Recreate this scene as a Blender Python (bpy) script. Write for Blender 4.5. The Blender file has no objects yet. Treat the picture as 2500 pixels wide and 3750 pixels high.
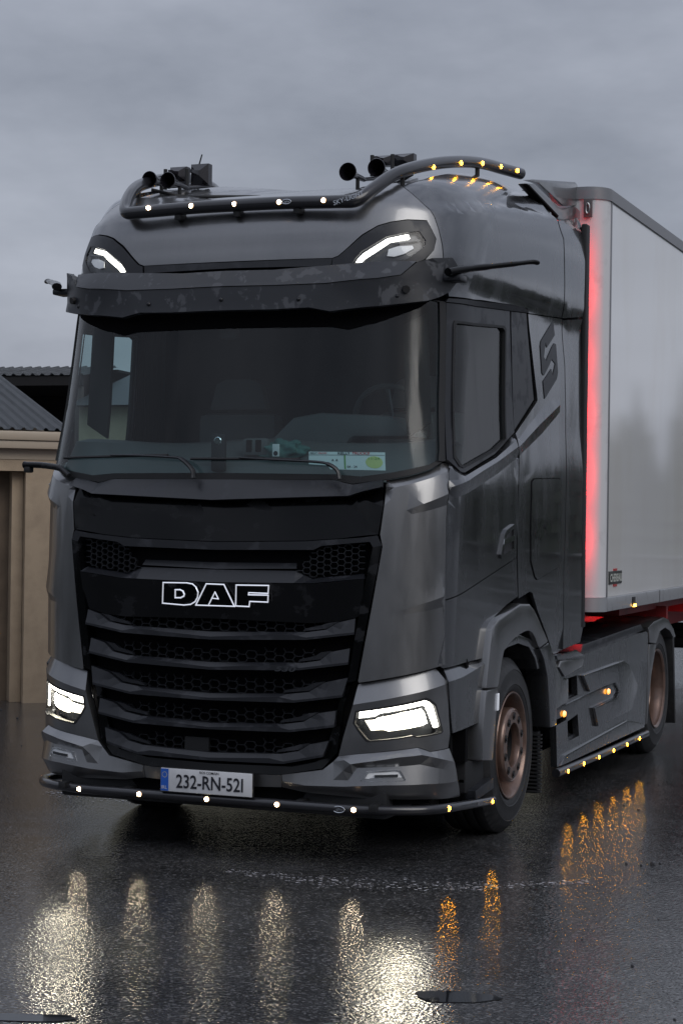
import bpy, bmesh, math, random
from mathutils import Vector, Matrix
from mathutils.geometry import delaunay_2d_cdt
random.seed(7)
SC=bpy.context.scene; COL=SC.collection
# ---------------- camera, sky, sun, exposure ----------------
cam=bpy.data.cameras.new('camera'); camo=bpy.data.objects.new('camera',cam); COL.objects.link(camo); SC.camera=camo
CP=Vector((4.19480,-8.78710,1.79406)); yaw,pitch,roll=0.376579,0.002901,0.013661
fw=Vector((-math.sin(yaw)*math.cos(pitch),math.cos(yaw)*math.cos(pitch),math.sin(pitch)))
rt=Vector((math.cos(yaw),math.sin(yaw),0)); up=rt.cross(fw)
r2=rt*math.cos(roll)+up*math.sin(roll); u2=up*math.cos(roll)-rt*math.sin(roll)
m=Matrix((r2,u2,-fw)).transposed().to_4x4(); m.translation=CP; camo.matrix_world=m
cam.sensor_fit='VERTICAL'; cam.sensor_height=36; cam.lens=6779.338/3750*36; cam.clip_start=.1; cam.clip_end=3000
W=bpy.data.worlds.new("World"); SC.world=W; W.use_nodes=True
nt=W.node_tree; nt.nodes.clear()
out=nt.nodes.new('ShaderNodeOutputWorld'); bg=nt.nodes.new('ShaderNodeBackground'); nt.links.new(bg.outputs[0],out.inputs[0])
sky=nt.nodes.new('ShaderNodeTexSky'); sky.sky_type='NISHITA'; sky.sun_disc=False
SUN_EL,SUN_AZ=math.radians(40),math.radians(118)
sky.sun_elevation=SUN_EL; sky.sun_rotation=SUN_AZ; sky.air_density=1.5; sky.dust_density=4
tc=nt.nodes.new('ShaderNodeTexCoord'); mp=nt.nodes.new('ShaderNodeMapping'); mp.inputs['Scale'].default_value=(1,1,2.3)
nz=nt.nodes.new('ShaderNodeTexNoise'); nz.inputs['Scale'].default_value=3.1; nz.inputs['Detail'].default_value=6; nz.inputs['Roughness'].default_value=.56
rp=nt.nodes.new('ShaderNodeValToRGB'); rp.color_ramp.elements[0].position=.32; rp.color_ramp.elements[1].position=.66
rp.color_ramp.elements[0].color=(2.0,2.2,2.72,1); rp.color_ramp.elements[1].color=(3.95,4.22,4.95,1)
nt.links.new(tc.outputs['Generated'],mp.inputs[0]); nt.links.new(mp.outputs[0],nz.inputs['Vector']); nt.links.new(nz.outputs[0],rp.inputs[0])
sx=nt.nodes.new('ShaderNodeSeparateXYZ'); nt.links.new(tc.outputs['Generated'],sx.inputs[0])
zr=nt.nodes.new('ShaderNodeMapRange'); zr.inputs[1].default_value=.25; zr.inputs[2].default_value=.9; zr.inputs[3].default_value=1; zr.inputs[4].default_value=2.0; nt.links.new(sx.outputs[2],zr.inputs[0])
vm=nt.nodes.new('ShaderNodeVectorMath'); vm.operation='SCALE'; nt.links.new(rp.outputs[0],vm.inputs[0]); nt.links.new(zr.outputs[0],vm.inputs['Scale'])
mx=nt.nodes.new('ShaderNodeMix'); mx.data_type='RGBA'; mx.inputs[0].default_value=.93
nt.links.new(sky.outputs[0],mx.inputs[6]); nt.links.new(vm.outputs[0],mx.inputs[7]); nt.links.new(mx.outputs[2],bg.inputs[0])
bg.inputs[1].default_value=.11
sl=bpy.data.lights.new('sun','SUN'); sl.energy=1.0; sl.angle=math.radians(40); sl.color=(1,.97,.93)
so=bpy.data.objects.new('sun',sl); COL.objects.link(so)
sd=Vector((math.sin(SUN_AZ)*math.cos(SUN_EL),math.cos(SUN_AZ)*math.cos(SUN_EL),math.sin(SUN_EL)))
so.rotation_euler=sd.to_track_quat('Z','Y').to_euler()
SC.view_settings.view_transform='Standard'; SC.view_settings.look='None'; SC.view_settings.gamma=1; SC.view_settings.use_curve_mapping=False
SC.view_settings.exposure=0
SC.render.engine='CYCLES'; SC.cycles.use_denoising=True; SC.cycles.max_bounces=8; SC.cycles.transparent_max_bounces=12
SC.cycles.sample_clamp_indirect=8
# ---- the cab's outer hull in metres: x to the picture's right, y to the truck's rear, z up ----
# s: 0..1 front, 1..2 corner, 2..3 side; negative s is the other half
YREAR=3.0
KZ=[.20,.32,.45,.60,.80,1.0,1.4,1.8,1.98,2.10,2.40,2.85,3.00,3.04,3.13,3.20,3.38,3.50,3.60,3.68,3.76,3.84,3.90,3.94]
KY=[.03,.00,.00,.00,.00,.0,.01,.025,.04,.055,.105,.175,.188,.191,.203,.212,.255,.36,.72,1.06,1.38,1.80,2.2,2.60]
KS=[.03,.00,.00,.00,.00,.0,.01,.025,.04,.055,.105,.175,.188,.191,.203,.212,.255,.30,.38,.60,.90,1.30,1.75,2.40]
KW=[1.18,1.205,1.21,1.205,1.195,1.195,1.205,1.21,1.21,1.195,1.170,1.16,1.155,1.160,1.177,1.180,1.175,1.160,1.13,1.10,1.06,.99,.88,.55]
KR=[1.22,1.235,1.235,1.235,1.235,1.235,1.235,1.235,1.235,1.235,1.22,1.215,1.215,1.22,1.245,1.25,1.24,1.23,1.215,1.195,1.18,1.16,1.10,.80]
DZ=[2.0,2.9,3.2,3.5,3.7,3.94];DV=[.50,.60,.70,.85,1.0,1.0];XV=[.67,.64,.60,.53,.46,.42]
CY=[0,.66,.88,1.48,2.73,3.1];CZ=[3.38,3.44,3.49,3.58,3.70,3.73]
def lin(T,V,x):
    if x<=T[0]: return V[0]
    for i in range(len(T)-1):
        if x<=T[i+1]: return V[i]+(V[i+1]-V[i])*(x-T[i])/(T[i+1]-T[i])
    return V[-1]
def smo(T,V,z):
    if z<=T[0]: return V[0]
    n=len(T)
    for i in range(n-1):
        if z<=T[i+1]:
            h=T[i+1]-T[i];t=(z-T[i])/h
            m0=(V[i+1]-V[i-1])/(T[i+1]-T[i-1]) if i>0 else (V[i+1]-V[i])/h
            m1=(V[i+2]-V[i])/(T[i+2]-T[i]) if i+2<n else (V[i+1]-V[i])/h
            return (2*t**3-3*t*t+1)*V[i]+(t**3-2*t*t+t)*h*m0+(-2*t**3+3*t*t)*V[i+1]+(t**3-t*t)*h*m1
    return V[-1]
BOW=.10
_ZC={}
def zc_(z):
    k=round(z,5)
    if k not in _ZC: _ZC[k]=(smo(KZ,KY,z),smo(KZ,KS,z),smo(KZ,KW,z),smo(KZ,KR,z),lin(DZ,XV,z),lin(DZ,DV,z))
    return _ZC[k]
def S(s,z):
    sg=-1 if s<0 else 1; s=abs(s)
    yc,ys,w,wr,xv,dy=zc_(z)
    f=max(0,min(1,(s-.75)/.75)); f=f*f*(3-2*f); y0=yc*(1-f)+ys*f
    xa=w*xv; ya=BOW*xa*xa; sl=2*BOW*xa
    if s<=1:
        x=xa*s; y=BOW*x*x
    elif s<=2:
        t=s-1; p1=(w,ya+sl*(w-xa))
        x=(1-t)**2*xa+2*t*(1-t)*p1[0]+t*t*w
        y=(1-t)**2*ya+2*t*(1-t)*p1[1]+t*t*dy
    else:
        t=s-2; y=dy+(YREAR-y0-dy)*t if t<=1 else YREAR-y0+2.5*(t-1)
        x=w+(wr-w)*(1-(1-min(t,1))**2)
    y+=y0
    if s>1.1 and z>3.3:
        f=min(1,(s-1.1)/.4); zc=lin(CY,CZ,y); q=max(0,min(1,(z-zc)/.045)); x-=.022*f*q*q*(3-2*q)
    return (sg*x,y,z)
def u2s(u):
    g=-1 if u<0 else 1; u=abs(u)
    return g*(u/.8 if u<.8 else 1+(u-.8)/.57 if u<1.37 else 2+(u-1.37)/2.5)
def s2u(s):
    g=-1 if s<0 else 1; s=abs(s)
    return g*(.8*s if s<1 else .8+.57*(s-1) if s<2 else 1.37+2.5*(s-2))
def H(u,z,d=0.0):
    """point of the hull, pushed d metres outwards"""
    p=S(u2s(u),z)
    if not d: return p
    n=HN(u,z)
    return (p[0]+d*n[0],p[1]+d*n[1],p[2]+d*n[2])
def HN(u,z):
    s=u2s(u); e=.012
    a=S(s-e,z);b=S(s+e,z);c=S(s,z-e);f=S(s,z+e)
    U=[b[i]-a[i] for i in range(3)];V=[f[i]-c[i] for i in range(3)]
    n=[U[1]*V[2]-U[2]*V[1],U[2]*V[0]-U[0]*V[2],U[0]*V[1]-U[1]*V[0]]
    l=math.sqrt(n[0]**2+n[1]**2+n[2]**2) or 1
    return (n[0]/l,n[1]/l,n[2]/l)
# outlines of the panels in metres on the hull: (u across, z up, d proud)
T={
'cowl':[(0,1.983),(0.631,1.985),(0.732,1.963),(0.865,1.99),(0.867,1.949,0.05),(0.725,1.9,0.06),(0,1.878,0.06)],
'bonnet':[(0,1.879),(0.711,1.904),(0.864,1.952),(0.87,1.853),(0.855,1.71),(0.681,1.686),(0.49,1.671),(0,1.659)],
'surround_top':[(0,1.655),(0.49,1.667),(0.682,1.682),(0.797,1.692),(0.852,1.704),(0.871,1.653),(0.836,1.643),(0.824,1.671),(0.81,1.669),(0.587,1.646),(0.543,1.624),(0,1.615)],
'surround_side':[(0.836,1.643),(0.871,1.652),(0.788,0.959),(0.746,0.948),(0.713,0.888),(0.714,0.933),(0.746,0.957)],
'slot_lip':[(0,1.549,-0.05),(0.439,1.555,-0.05),(0.446,1.526,-0.03),(0,1.515,-0.03)],
'badge_shelf':[(0,1.511,-0.03),(0.447,1.514,-0.03),(0.536,1.478,-0.03),(0.803,1.507,-0.03),(0.81,1.482,0.02),(0.548,1.453,0.02),(0,1.445,0.02)],
'badge_panel':[(0,1.442,0.02),(0.548,1.45,0.02),(0.81,1.48,0.02),(0.801,1.296,-0.01),(0.769,1.279,-0.01),(0.682,1.258,-0.01),(0.541,1.246,-0.01),(0,1.254,-0.01)],
'corner_vent':[(0.577,1.644,-0.04),(0.805,1.664,-0.04),(0.801,1.513,-0.04),(0.533,1.484,-0.04),(0.447,1.52,-0.04),(0.539,1.61,-0.04)],
'slat1':[(0,1.185,0.01),(0.529,1.2,0.01),(0.625,1.215,0.01),(0.687,1.254,0.01),(0.772,1.276),(0.773,1.195,0.02),(0.526,1.161,0.03),(0,1.145,0.03)],
'slat2':[(0,1.026,0.01),(0.508,1.041,0.01),(0.598,1.056,0.01),(0.654,1.102,0.01),(0.75,1.123),(0.748,1.041,0.02),(0.496,1.004,0.03),(0,0.988,0.03)],
'slat3':[(0,0.863,0.01),(0.431,0.878,0.01),(0.543,0.892,0.01),(0.625,0.944,0.01),(0.745,0.972),(0.72,0.873,0.02),(0.471,0.837,0.03),(0,0.829,0.03)],
'slat4':[(0,0.708,0.01),(0.413,0.722,0.01),(0.516,0.738,0.01),(0.59,0.784,0.01),(0.685,0.8),(0.678,0.718,0.02),(0.447,0.684,0.03),(0,0.677,0.03)],
'slat5':[(0,0.553,0.01),(0.393,0.567,0.01),(0.487,0.585,0.01),(0.547,0.623,0.01),(0.645,0.644),(0.617,0.563,0.02),(0.414,0.519,0.03),(0,0.514,0.03)],
'mesh1':[(0,1.25,-0.04),(0.492,1.263,-0.04),(0.662,1.254,-0.04),(0.611,1.213,-0.04),(0.514,1.199,-0.04),(0,1.183,-0.04)],
'mesh2':[(0,1.093,-0.04),(0.458,1.108,-0.04),(0.632,1.099,-0.04),(0.578,1.053,-0.04),(0.493,1.039,-0.04),(0,1.022,-0.04)],
'mesh3':[(0,0.938,-0.04),(0.375,0.949,-0.04),(0.602,0.938,-0.04),(0.524,0.887,-0.04),(0.414,0.875,-0.04),(0,0.859,-0.04)],
'mesh4':[(0,0.778,-0.04),(0.357,0.79,-0.04),(0.566,0.779,-0.04),(0.496,0.732,-0.04),(0.396,0.718,-0.04),(0,0.704,-0.04)],
'mesh5':[(0,0.618,-0.04),(0.338,0.63,-0.04),(0.523,0.616,-0.04),(0.466,0.578,-0.04),(0.376,0.562,-0.04),(0,0.548,-0.04)],
'lower_surround':[(0.755,0.933,-0.02),(0.72,0.824,-0.02),(0.682,0.581,-0.02),(0.606,0.499,-0.02),(0.393,0.457,-0.02),(0,0.447,-0.02),(0,0.491,-0.03),(0.394,0.499,-0.03),(0.567,0.53,-0.03),(0.618,0.568,-0.03),(0.68,0.777,-0.03),(0.712,0.921,-0.03)],
'grille_outline':[(0,1.658,-0.05),(0.475,1.67,-0.05),(0.847,1.706,-0.05),(0.868,1.654,-0.05),(0.778,0.954,-0.05),(0.757,0.939,-0.05),(0.677,0.568,-0.05),(0.598,0.488,-0.05),(0.383,0.451,-0.05),(0,0.437,-0.05)],
'lamp_panel':[(0.794,0.939,-0.03),(0.956,0.976,-0.03),(1.198,1.018,-0.03),(1.251,0.942,0.01),(1.261,0.677,0.01),(1.255,0.606),(1.13,0.597),(1.056,0.622),(0.919,0.604),(0.693,0.569,-0.01),(0.718,0.656),(0.776,0.836,0.01)],
'lamp_panel_f1':[(0.776,0.836,0.01),(0.984,0.886,0.01),(1.251,0.942,0.01)],
'headlamp':[(0.786,0.805,0.005),(1.108,0.875,0.005),(1.134,0.865,0.005),(1.17,0.838,0.005),(1.215,0.694,0.005),(1.202,0.684,0.005),(1.056,0.669,0.005),(1.033,0.677,0.005),(0.958,0.663,0.005),(0.835,0.646,0.005),(0.826,0.651,0.005),(0.773,0.741,0.005)],
'drl':[(0.804,0.798,0.005),(1.108,0.865,0.005),(1.132,0.852,0.005),(1.159,0.826,0.005),(1.196,0.72,0.005),(1.167,0.716,0.005),(1.134,0.789,0.005),(1.113,0.829,0.005),(1.093,0.835,0.005),(0.886,0.795,0.005),(0.865,0.779,0.005),(0.801,0.767,0.005)],
'beam':[(0.818,0.755,-0.02),(0.878,0.768,-0.02),(1.076,0.814,-0.02),(1.108,0.816,-0.02),(1.131,0.792,-0.02),(1.152,0.738,-0.02),(1.106,0.726,-0.02),(0.922,0.699,-0.02),(0.899,0.708,-0.02),(0.844,0.701,-0.02)],
'bumper':[(0.693,0.567,-0.01),(0.919,0.601),(1.056,0.619),(1.13,0.594),(1.263,0.602),(1.294,0.528,0.01),(1.346,0.421),(1.449,0.322,-0.02),(1.087,0.348,-0.03),(0.832,0.354,-0.03),(0.517,0.372,-0.02),(0.395,0.392,-0.02),(0.396,0.457),(0.612,0.494),(0.664,0.537,-0.01)],
'bumper_f1':[(0.693,0.567,-0.01),(0.764,0.535,0.035),(0.953,0.575,0.035),(1.065,0.585,0.03),(1.294,0.528,0.01)],
'bumper_f2':[(0.764,0.535,0.035),(0.791,0.513),(1.067,0.533),(1.251,0.489,0.01)],
'bumper_f3':[(0.401,0.426),(0.52,0.411,0.01),(0.725,0.416,0.02),(0.903,0.431,0.02),(1.085,0.434,0.02),(1.346,0.421)],
'bumper_f4':[(0.791,0.513),(0.725,0.416,0.02)],
'fog':[(0.806,0.447,0.006),(0.828,0.498,0.006),(0.947,0.511,0.006),(0.966,0.507,0.006),(0.99,0.461,0.006),(0.988,0.452,0.006),(0.874,0.443,0.006)],
'bumper_mid':[(0,0.444),(0.394,0.456),(0.391,0.392,-0.02),(0,0.378,-0.02)],
'corner':[(0.878,1.991,-0.03),(0.983,2.014,-0.03),(1.114,2.052,-0.03),(1.203,2.09,-0.03),(1.248,2.094,-0.03),(1.206,2.031),(1.203,1.923),(1.196,1.794),(1.203,1.537),(1.215,1.28),(1.235,1.035),(1.237,1.039),(1.168,1.027),(0.952,0.983),(0.802,0.949),(0.799,0.958),(0.874,1.647),(0.863,1.709),(0.875,1.86)],
'corner_f1':[(0.879,1.942),(0.977,1.968),(1.091,2.003),(1.201,2.041)],
'corner_f2':[(0.971,1.835),(1.047,1.868,0.018),(1.183,1.922,0.02)],
'corner_f3':[(0.997,1.815),(1.097,1.839),(1.207,1.868)],
'corner_f4':[(0.93,1.311),(1.055,1.354,0.012),(1.186,1.393,0.014)],
'corner_f5':[(0.961,1.299),(1.092,1.319),(1.203,1.339)],
'windscreen':[(-0.093,2.932),(1.074,2.938),(1.124,2.931),(1.142,2.549),(1.147,2.159),(1.139,2.098),(1.089,2.074),(0.913,2.03),(0.777,2.006),(0.64,2.016),(0,2.02)],
'header':[(-0.091,2.955,0.006),(1.071,2.944,0.006),(1.073,2.933,0.006),(1.027,2.897,0.006),(0.942,2.856,0.006),(0.838,2.809,0.006),(0.708,2.775,0.006),(0.61,2.791,0.006),(-0.078,2.793,0.006)],
'apillar':[(1.079,2.941,0.004),(1.159,2.938,0.004),(1.184,2.472,0.004),(1.185,2.093,0.004),(1.14,2.092,0.004),(1.148,2.158,0.004),(1.142,2.548,0.004),(1.123,2.933,0.004)],
'basestrip':[(0,2.021,-0.005),(0.638,2.017,-0.005),(0.776,2.006,-0.005),(0.913,2.031,-0.005),(1.092,2.075,-0.005),(1.146,2.098,-0.005),(1.177,2.091,-0.005),(1.098,2.052,-0.005),(0.979,2.015,-0.005),(0.874,1.991,-0.005),(0.73,1.968,-0.005),(0.63,1.988,-0.005),(0,1.985,-0.005)],
'door_frame':[(1.163,2.933,0.002),(2.03,2.985,0.002),(2.236,2.296,0.002),(1.868,2.157,0.002),(1.358,2.04,0.002),(1.307,2.044,0.002),(1.212,2.097,0.002),(1.197,2.104,0.002)],
'door_glass':[(1.222,2.841),(1.924,2.886),(1.971,2.873),(2.076,2.245),(1.874,2.177),(1.345,2.065),(1.302,2.073),(1.254,2.115),(1.214,2.824)],
'quarter':[(2.063,2.986,0.002),(2.372,3.005,0.002),(2.621,2.508,0.002),(2.236,2.309,0.002)],
'gutter':[(1.169,2.957,0.01),(1.337,2.974,0.015),(1.828,3.009,0.02),(2.252,3.032,0.02),(2.324,3.024,0.02),(2.384,3.01,0.01),(2.003,2.986,0.01),(1.155,2.936,0.01)],
'door':[(1.238,2.096,-0.02),(1.349,2.045,-0.02),(1.418,2.04,-0.02),(1.936,2.157,-0.02),(2.308,2.295,-0.02),(2.296,2.184,0.01),(2.297,1.975,0.005),(2.333,1.691),(2.307,1.799),(2.316,1.579),(1.193,1.372),(1.201,1.58),(1.198,1.794),(1.201,1.923,0.005),(1.209,2.031)],
'door_f1':[(1.212,2.066),(1.28,2.027,0.01),(1.348,2.019,0.005),(1.873,2.136,0.01),(2.248,2.25,0.01)],
'door_f2':[(1.185,1.952,0.02),(1.418,2.012,0.025),(1.857,2.112,0.025),(2.254,2.211,0.02)],
'door_f3':[(1.208,1.893),(1.492,1.951),(1.933,2.051),(2.321,2.157)],
'lower_side':[(1.193,1.366),(2.317,1.574),(2.361,1.354),(2.149,1.313),(1.943,1.258),(1.867,1.205),(1.822,1.038),(1.468,1.033),(1.222,1.02),(1.179,1.038),(1.221,1.194)],
'step_cover':[(1.249,1.013,-0.02),(1.526,1.024,-0.02),(1.874,1.029,-0.02),(1.766,1.011,0.02),(1.659,0.695,0.01),(1.285,0.679,0.01),(1.243,0.95,0.02)],
'step_cover_f':[(1.243,0.95,0.02),(1.418,0.966,0.02),(1.766,1.011,0.02)],
'sleeper_side':[(2.422,3.005),(3.201,3.047),(3.33,2.764),(3.376,2.485),(3.373,2.308),(3.364,1.685),(3.349,1.473),(3.358,1.132),(3.425,0.982,-0.02),(3.277,0.968,-0.02),(3.208,0.967,-0.02),(2.992,1.095),(2.783,1.249),(2.659,1.364),(2.6,1.373),(2.379,1.34),(2.343,1.576),(2.324,1.799),(2.327,1.976),(2.341,2.163),(2.27,2.211,0.02),(2.301,2.262),(2.268,2.29),(2.643,2.47),(2.712,2.507),(2.701,2.538)],
'sleeper_f1':[(2.331,2.263),(2.727,2.43),(2.983,2.525),(3.28,2.547)],
'sleeper_f2':[(2.29,2.217,0.022),(2.689,2.359,0.022),(3.199,2.511,0.012)],
'sleeper_f3':[(2.371,2.174),(2.803,2.309),(3.148,2.432),(3.288,2.489)],
'rear_corner':[(3.221,3.041),(3.712,3.091),(3.87,2.551),(3.87,1.674),(3.87,1.693),(3.87,1.226),(3.87,1.114),(3.788,1.009),(3.366,0.988),(3.37,1.131),(3.361,1.473),(3.38,1.685),(3.39,2.309),(3.393,2.486),(3.347,2.765)],
'flap':[(2.587,2.018,0.006),(2.638,2.035,0.006),(3.187,2.051,0.006),(3.232,2.04,0.006),(3.262,1.686,0.006),(3.259,1.542,0.006),(3.207,1.507,0.006),(2.783,1.444,0.006),(2.734,1.442,0.006),(2.694,1.458,0.006),(2.607,1.548,0.006),(2.589,1.742,0.006)],
'upper_front':[(-0.112,3.157),(0.622,3.158),(0.657,3.169),(0.785,3.257),(0.866,3.33),(0.908,3.351),(0.965,3.367),(1.038,3.37),(1.078,3.27),(1.068,3.206),(1.034,3.153),(1.113,3.162),(1.103,3.239),(1.083,3.33),(1.066,3.392),(1.037,3.46),(0.992,3.523),(0.954,3.573)],
'lamp_strip':[(-0.112,3.155),(0.622,3.155),(0.611,3.114),(0,3.12),(-0.107,3.104)],
'upper_side':[(0.994,3.524),(1.04,3.46),(1.069,3.392),(1.086,3.33),(1.107,3.24),(1.117,3.163),(1.164,3.042),(1.18,2.971),(1.508,2.998),(2.014,3.024),(2.38,3.036),(2.432,3.012),(3.174,3.052),(3.118,3.174),(3.077,3.547),(2.868,3.662),(2.173,3.77),(1.351,3.869),(1.142,3.875),(1.111,3.78),(1.036,3.628),(0.959,3.573)],
'upper_rear':[(2.897,3.662),(3.87,3.773),(3.811,3.611),(3.687,3.23),(3.694,3.107),(3.197,3.051),(3.139,3.177),(3.103,3.55)],
'top_housing':[(0.626,3.152,0.008),(0.661,3.163,0.008),(0.788,3.249,0.008),(0.867,3.322,0.008),(0.908,3.342,0.008),(0.964,3.358,0.008),(1.036,3.361,0.008),(1.072,3.266,0.008),(1.063,3.202,0.008),(1.026,3.151,0.008),(0.999,3.135,0.008),(0.62,3.114,0.008)],
'top_lens':[(0.74,3.127,0.014),(0.773,3.163,0.014),(0.888,3.264,0.014),(0.96,3.292,0.014),(1.006,3.302,0.014),(1.031,3.253,0.014),(1.028,3.224,0.014),(0.957,3.147,0.014),(0.896,3.128,0.014)],
'top_drl':[(0.76,3.129,0.018),(0.776,3.151,0.018),(0.891,3.258,0.018),(0.967,3.285,0.018),(0.972,3.263,0.018),(0.9,3.24,0.018),(0.782,3.125,0.018)],
'top_proj':[(0.885,3.166,0.018),(0.891,3.203,0.018),(0.927,3.221,0.018),(0.982,3.228,0.018),(0.987,3.213,0.018),(0.948,3.179,0.018),(0.911,3.163,0.018)],
'visor_low':[(0.112,2.992,0.13),(0.315,2.989,0.13),(0.621,2.992,0.13),(0.862,3.019,0.12),(0.934,3.038,0.11),(0.981,3.112,0.1),(1.029,3.137,0.1),(1.115,3.157,0.075),(1.153,3.123,0.06),(1.171,3.05,0.06),(1.134,2.974,0.065),(1.088,2.941,0.075),(1.031,2.911,0.09),(0.855,2.876,0.1),(0.633,2.844,0.12),(0.518,2.866,0.13),(0.314,2.859,0.13),(0.116,2.86,0.13)],
'visor_low_c':[(0,2.991,0.13),(0,2.861,0.13)],
'visor_top':[(-0.062,3.088,0.08),(0.291,3.08,0.08),(0.663,3.101,0.07),(0.984,3.126,0.06),(0.932,3.04,0.115),(0.863,3.022,0.125),(0.623,2.996,0.135),(0.317,2.992,0.135),(0,2.995,0.135)],
'D_outer':[(-0.277,1.435,0.03),(-0.138,1.437,0.03),(-0.104,1.432,0.03),(-0.083,1.416,0.03),(-0.071,1.391,0.03),(-0.073,1.363,0.03),(-0.086,1.34,0.03),(-0.112,1.325,0.03),(-0.15,1.32,0.03),(-0.278,1.326,0.03)],
'D_inner':[(-0.204,1.399,0.03),(-0.176,1.4,0.03),(-0.158,1.393,0.03),(-0.15,1.378,0.03),(-0.153,1.367,0.03),(-0.171,1.358,0.03),(-0.203,1.357,0.03)],
'A_outer':[(-0.025,1.435,0.03),(0.075,1.434,0.03),(0.137,1.322,0.03),(-0.082,1.322,0.03)],
'A_inner':[(-0.01,1.322,0.03),(0.026,1.394,0.03),(0.046,1.358,0.03),(0.009,1.361,0.03)],
'F_outer':[(0.143,1.433,0.03),(0.321,1.435,0.03),(0.319,1.394,0.03),(0.214,1.395,0.03),(0.213,1.384,0.03),(0.32,1.385,0.03),(0.319,1.349,0.03),(0.221,1.35,0.03),(0.218,1.323,0.03),(0.144,1.324,0.03)],
'handle_frame':[(2.222,1.769,0.012),(2.24,1.743,0.012),(2.257,1.62,0.012),(2.226,1.606,0.012),(1.994,1.577,0.012),(1.979,1.6,0.012),(2.043,1.715,0.012),(2.087,1.738,0.012)],
'handle_hole':[(2.205,1.743,0.012),(2.218,1.696,0.012),(2.224,1.63,0.012),(2.022,1.6,0.012),(2.081,1.71,0.012)],
's_mark1':[(3.015,3.018,0.003),(3.059,2.934,0.003),(2.886,2.846,0.003),(2.852,2.875,0.003),(2.809,2.776,0.003),(2.919,2.741,0.003),(2.932,2.796,0.003),(2.998,2.821,0.003)],
'emblem_a':[(2.991,3.016,0.004),(3.055,2.933,0.004),(2.871,2.841,0.004),(2.836,2.871,0.004),(2.809,2.778,0.004),(2.91,2.748,0.004),(2.816,2.666,0.004),(2.78,2.678,0.004),(2.716,2.839,0.004),(2.731,2.87,0.004)],
'emblem_b':[(2.894,2.784,0.004),(2.994,2.856,0.004),(3.049,2.882,0.004),(3.091,2.878,0.004),(3.158,2.71,0.004),(3.134,2.667,0.004),(2.86,2.527,0.004),(2.81,2.63,0.004),(2.994,2.719,0.004),(3.031,2.678,0.004),(3.087,2.758,0.004),(2.998,2.78,0.004),(2.936,2.735,0.004),(2.827,2.668,0.004),(2.802,2.685,0.004)],
'door_word':[(2.645,1.742,0.004),(2.893,1.782,0.004)],
'fender_outer':[(0.871,0.877),(0.915,1.038),(0.961,1.191),(1.009,1.223),(1.077,1.246),(1.269,1.28),(1.501,1.312),(1.604,1.314),(1.703,1.304),(1.801,1.268),(1.932,1.189),(2.144,1.056),(2.224,0.993),(2.285,0.928),(2.367,0.851),(2.488,0.816)],
'fender_arch':[(0.829,0.875),(0.928,1.196),(0.976,1.227),(1.044,1.249),(1.466,1.314),(1.667,1.306),(1.765,1.27),(1.896,1.191),(2.1,1.059),(1.904,1.031),(1.866,1.045),(1.799,1.098),(1.736,1.13),(1.665,1.146),(1.577,1.145),(1.408,1.127),(1.244,1.089),(1.167,1.059),(1.125,1.006),(1.061,0.866)],
'fender_low':[(0.829,0.87),(1.055,0.863),(1.022,0.703),(0.97,0.47),(0.771,0.493),(0.797,0.724)],
'fender_rear':[(1.904,1.028),(2.1,1.053),(2.246,0.961),(2.308,0.886),(2.451,0.809),(2.581,0.804),(2.589,0.647),(2.31,0.633),(2.307,0.529),(2.16,0.532),(2.125,0.698),(2.08,0.852),(2,0.957)],
'skirt':[(2.304,0.937),(2.962,0.919),(4.931,0.973),(5.013,0.954),(5.013,0.757),(4.962,0.277),(4.889,0.257),(2.517,0.259),(2.421,0.26),(2.384,0.521),(2.633,0.533),(2.619,0.796),(2.489,0.811),(2.366,0.881)],
'skirt_top':[(2.303,0.962),(2.789,0.968),(2.975,0.922),(2.963,0.917),(2.324,0.933)],
'catwalk_edge':[(3.146,0.98),(4.87,1.028),(5.017,0.977),(3.083,0.911)],
'skirt_rib1':[(2.969,0.791),(3.922,0.806),(4.125,0.81),(4.309,0.768),(4.588,0.604),(4.564,0.558),(4.408,0.439),(4.199,0.429),(3.392,0.415),(3.279,0.553),(3.936,0.569),(4.009,0.603),(3.88,0.671),(3.152,0.668)],
'slot1':[(2.644,0.794),(2.883,0.797),(2.911,0.667),(2.667,0.661)],
'slot2':[(2.658,0.52),(2.918,0.543),(2.96,0.399),(2.682,0.392)],
'marker_band':[(2.339,0.628),(3.855,0.671),(3.984,0.605),(3.885,0.585),(2.343,0.561)],
'mk':[(2.501,0.584),(3.681,0.627)],
'tube':[(2.361,0.232),(4.92,0.21)],
'tube_leds':[(2.527,0.224),(2.927,0.223),(3.338,0.218),(3.758,0.216),(4.173,0.212),(4.575,0.212)],
'rear_fender':[(5.024,0.955),(4.981,1.001),(5.184,1.035),(5.548,1.054),(5.739,1.028),(5.938,0.946),(6.049,0.868),(5.943,0.867),(5.809,0.927),(5.616,0.963),(5.431,0.946),(5.285,0.859),(5.046,0.879)],
'rear_fender_low':[(5.047,0.869),(5.291,0.855),(5.121,0.624),(4.997,0.267),(4.985,0.274),(5.029,0.693)],
'louvre':[(2.236,0.491),(2.606,0.487),(2.674,0.099),(2.178,0.162)],
'step':[(0.644,0.509),(1.251,0.425),(1.192,0.32),(1.052,0.31),(0.752,0.332),(0.679,0.341)],
'step_recess':[(0.573,0.661),(1.147,0.685),(1.356,0.627),(1.359,0.41),(0.736,0.497),(0.607,0.525)],
'rearflap':[(5.976,0.872),(6.062,0.867),(6.168,0.174),(6.12,0.178)],
'deflector':[(2.028,3.852),(2.124,3.873),(3.158,4.035),(3.217,4.029),(3.371,3.915),(2.879,3.832),(2.774,3.837),(2.274,3.874)],
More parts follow.
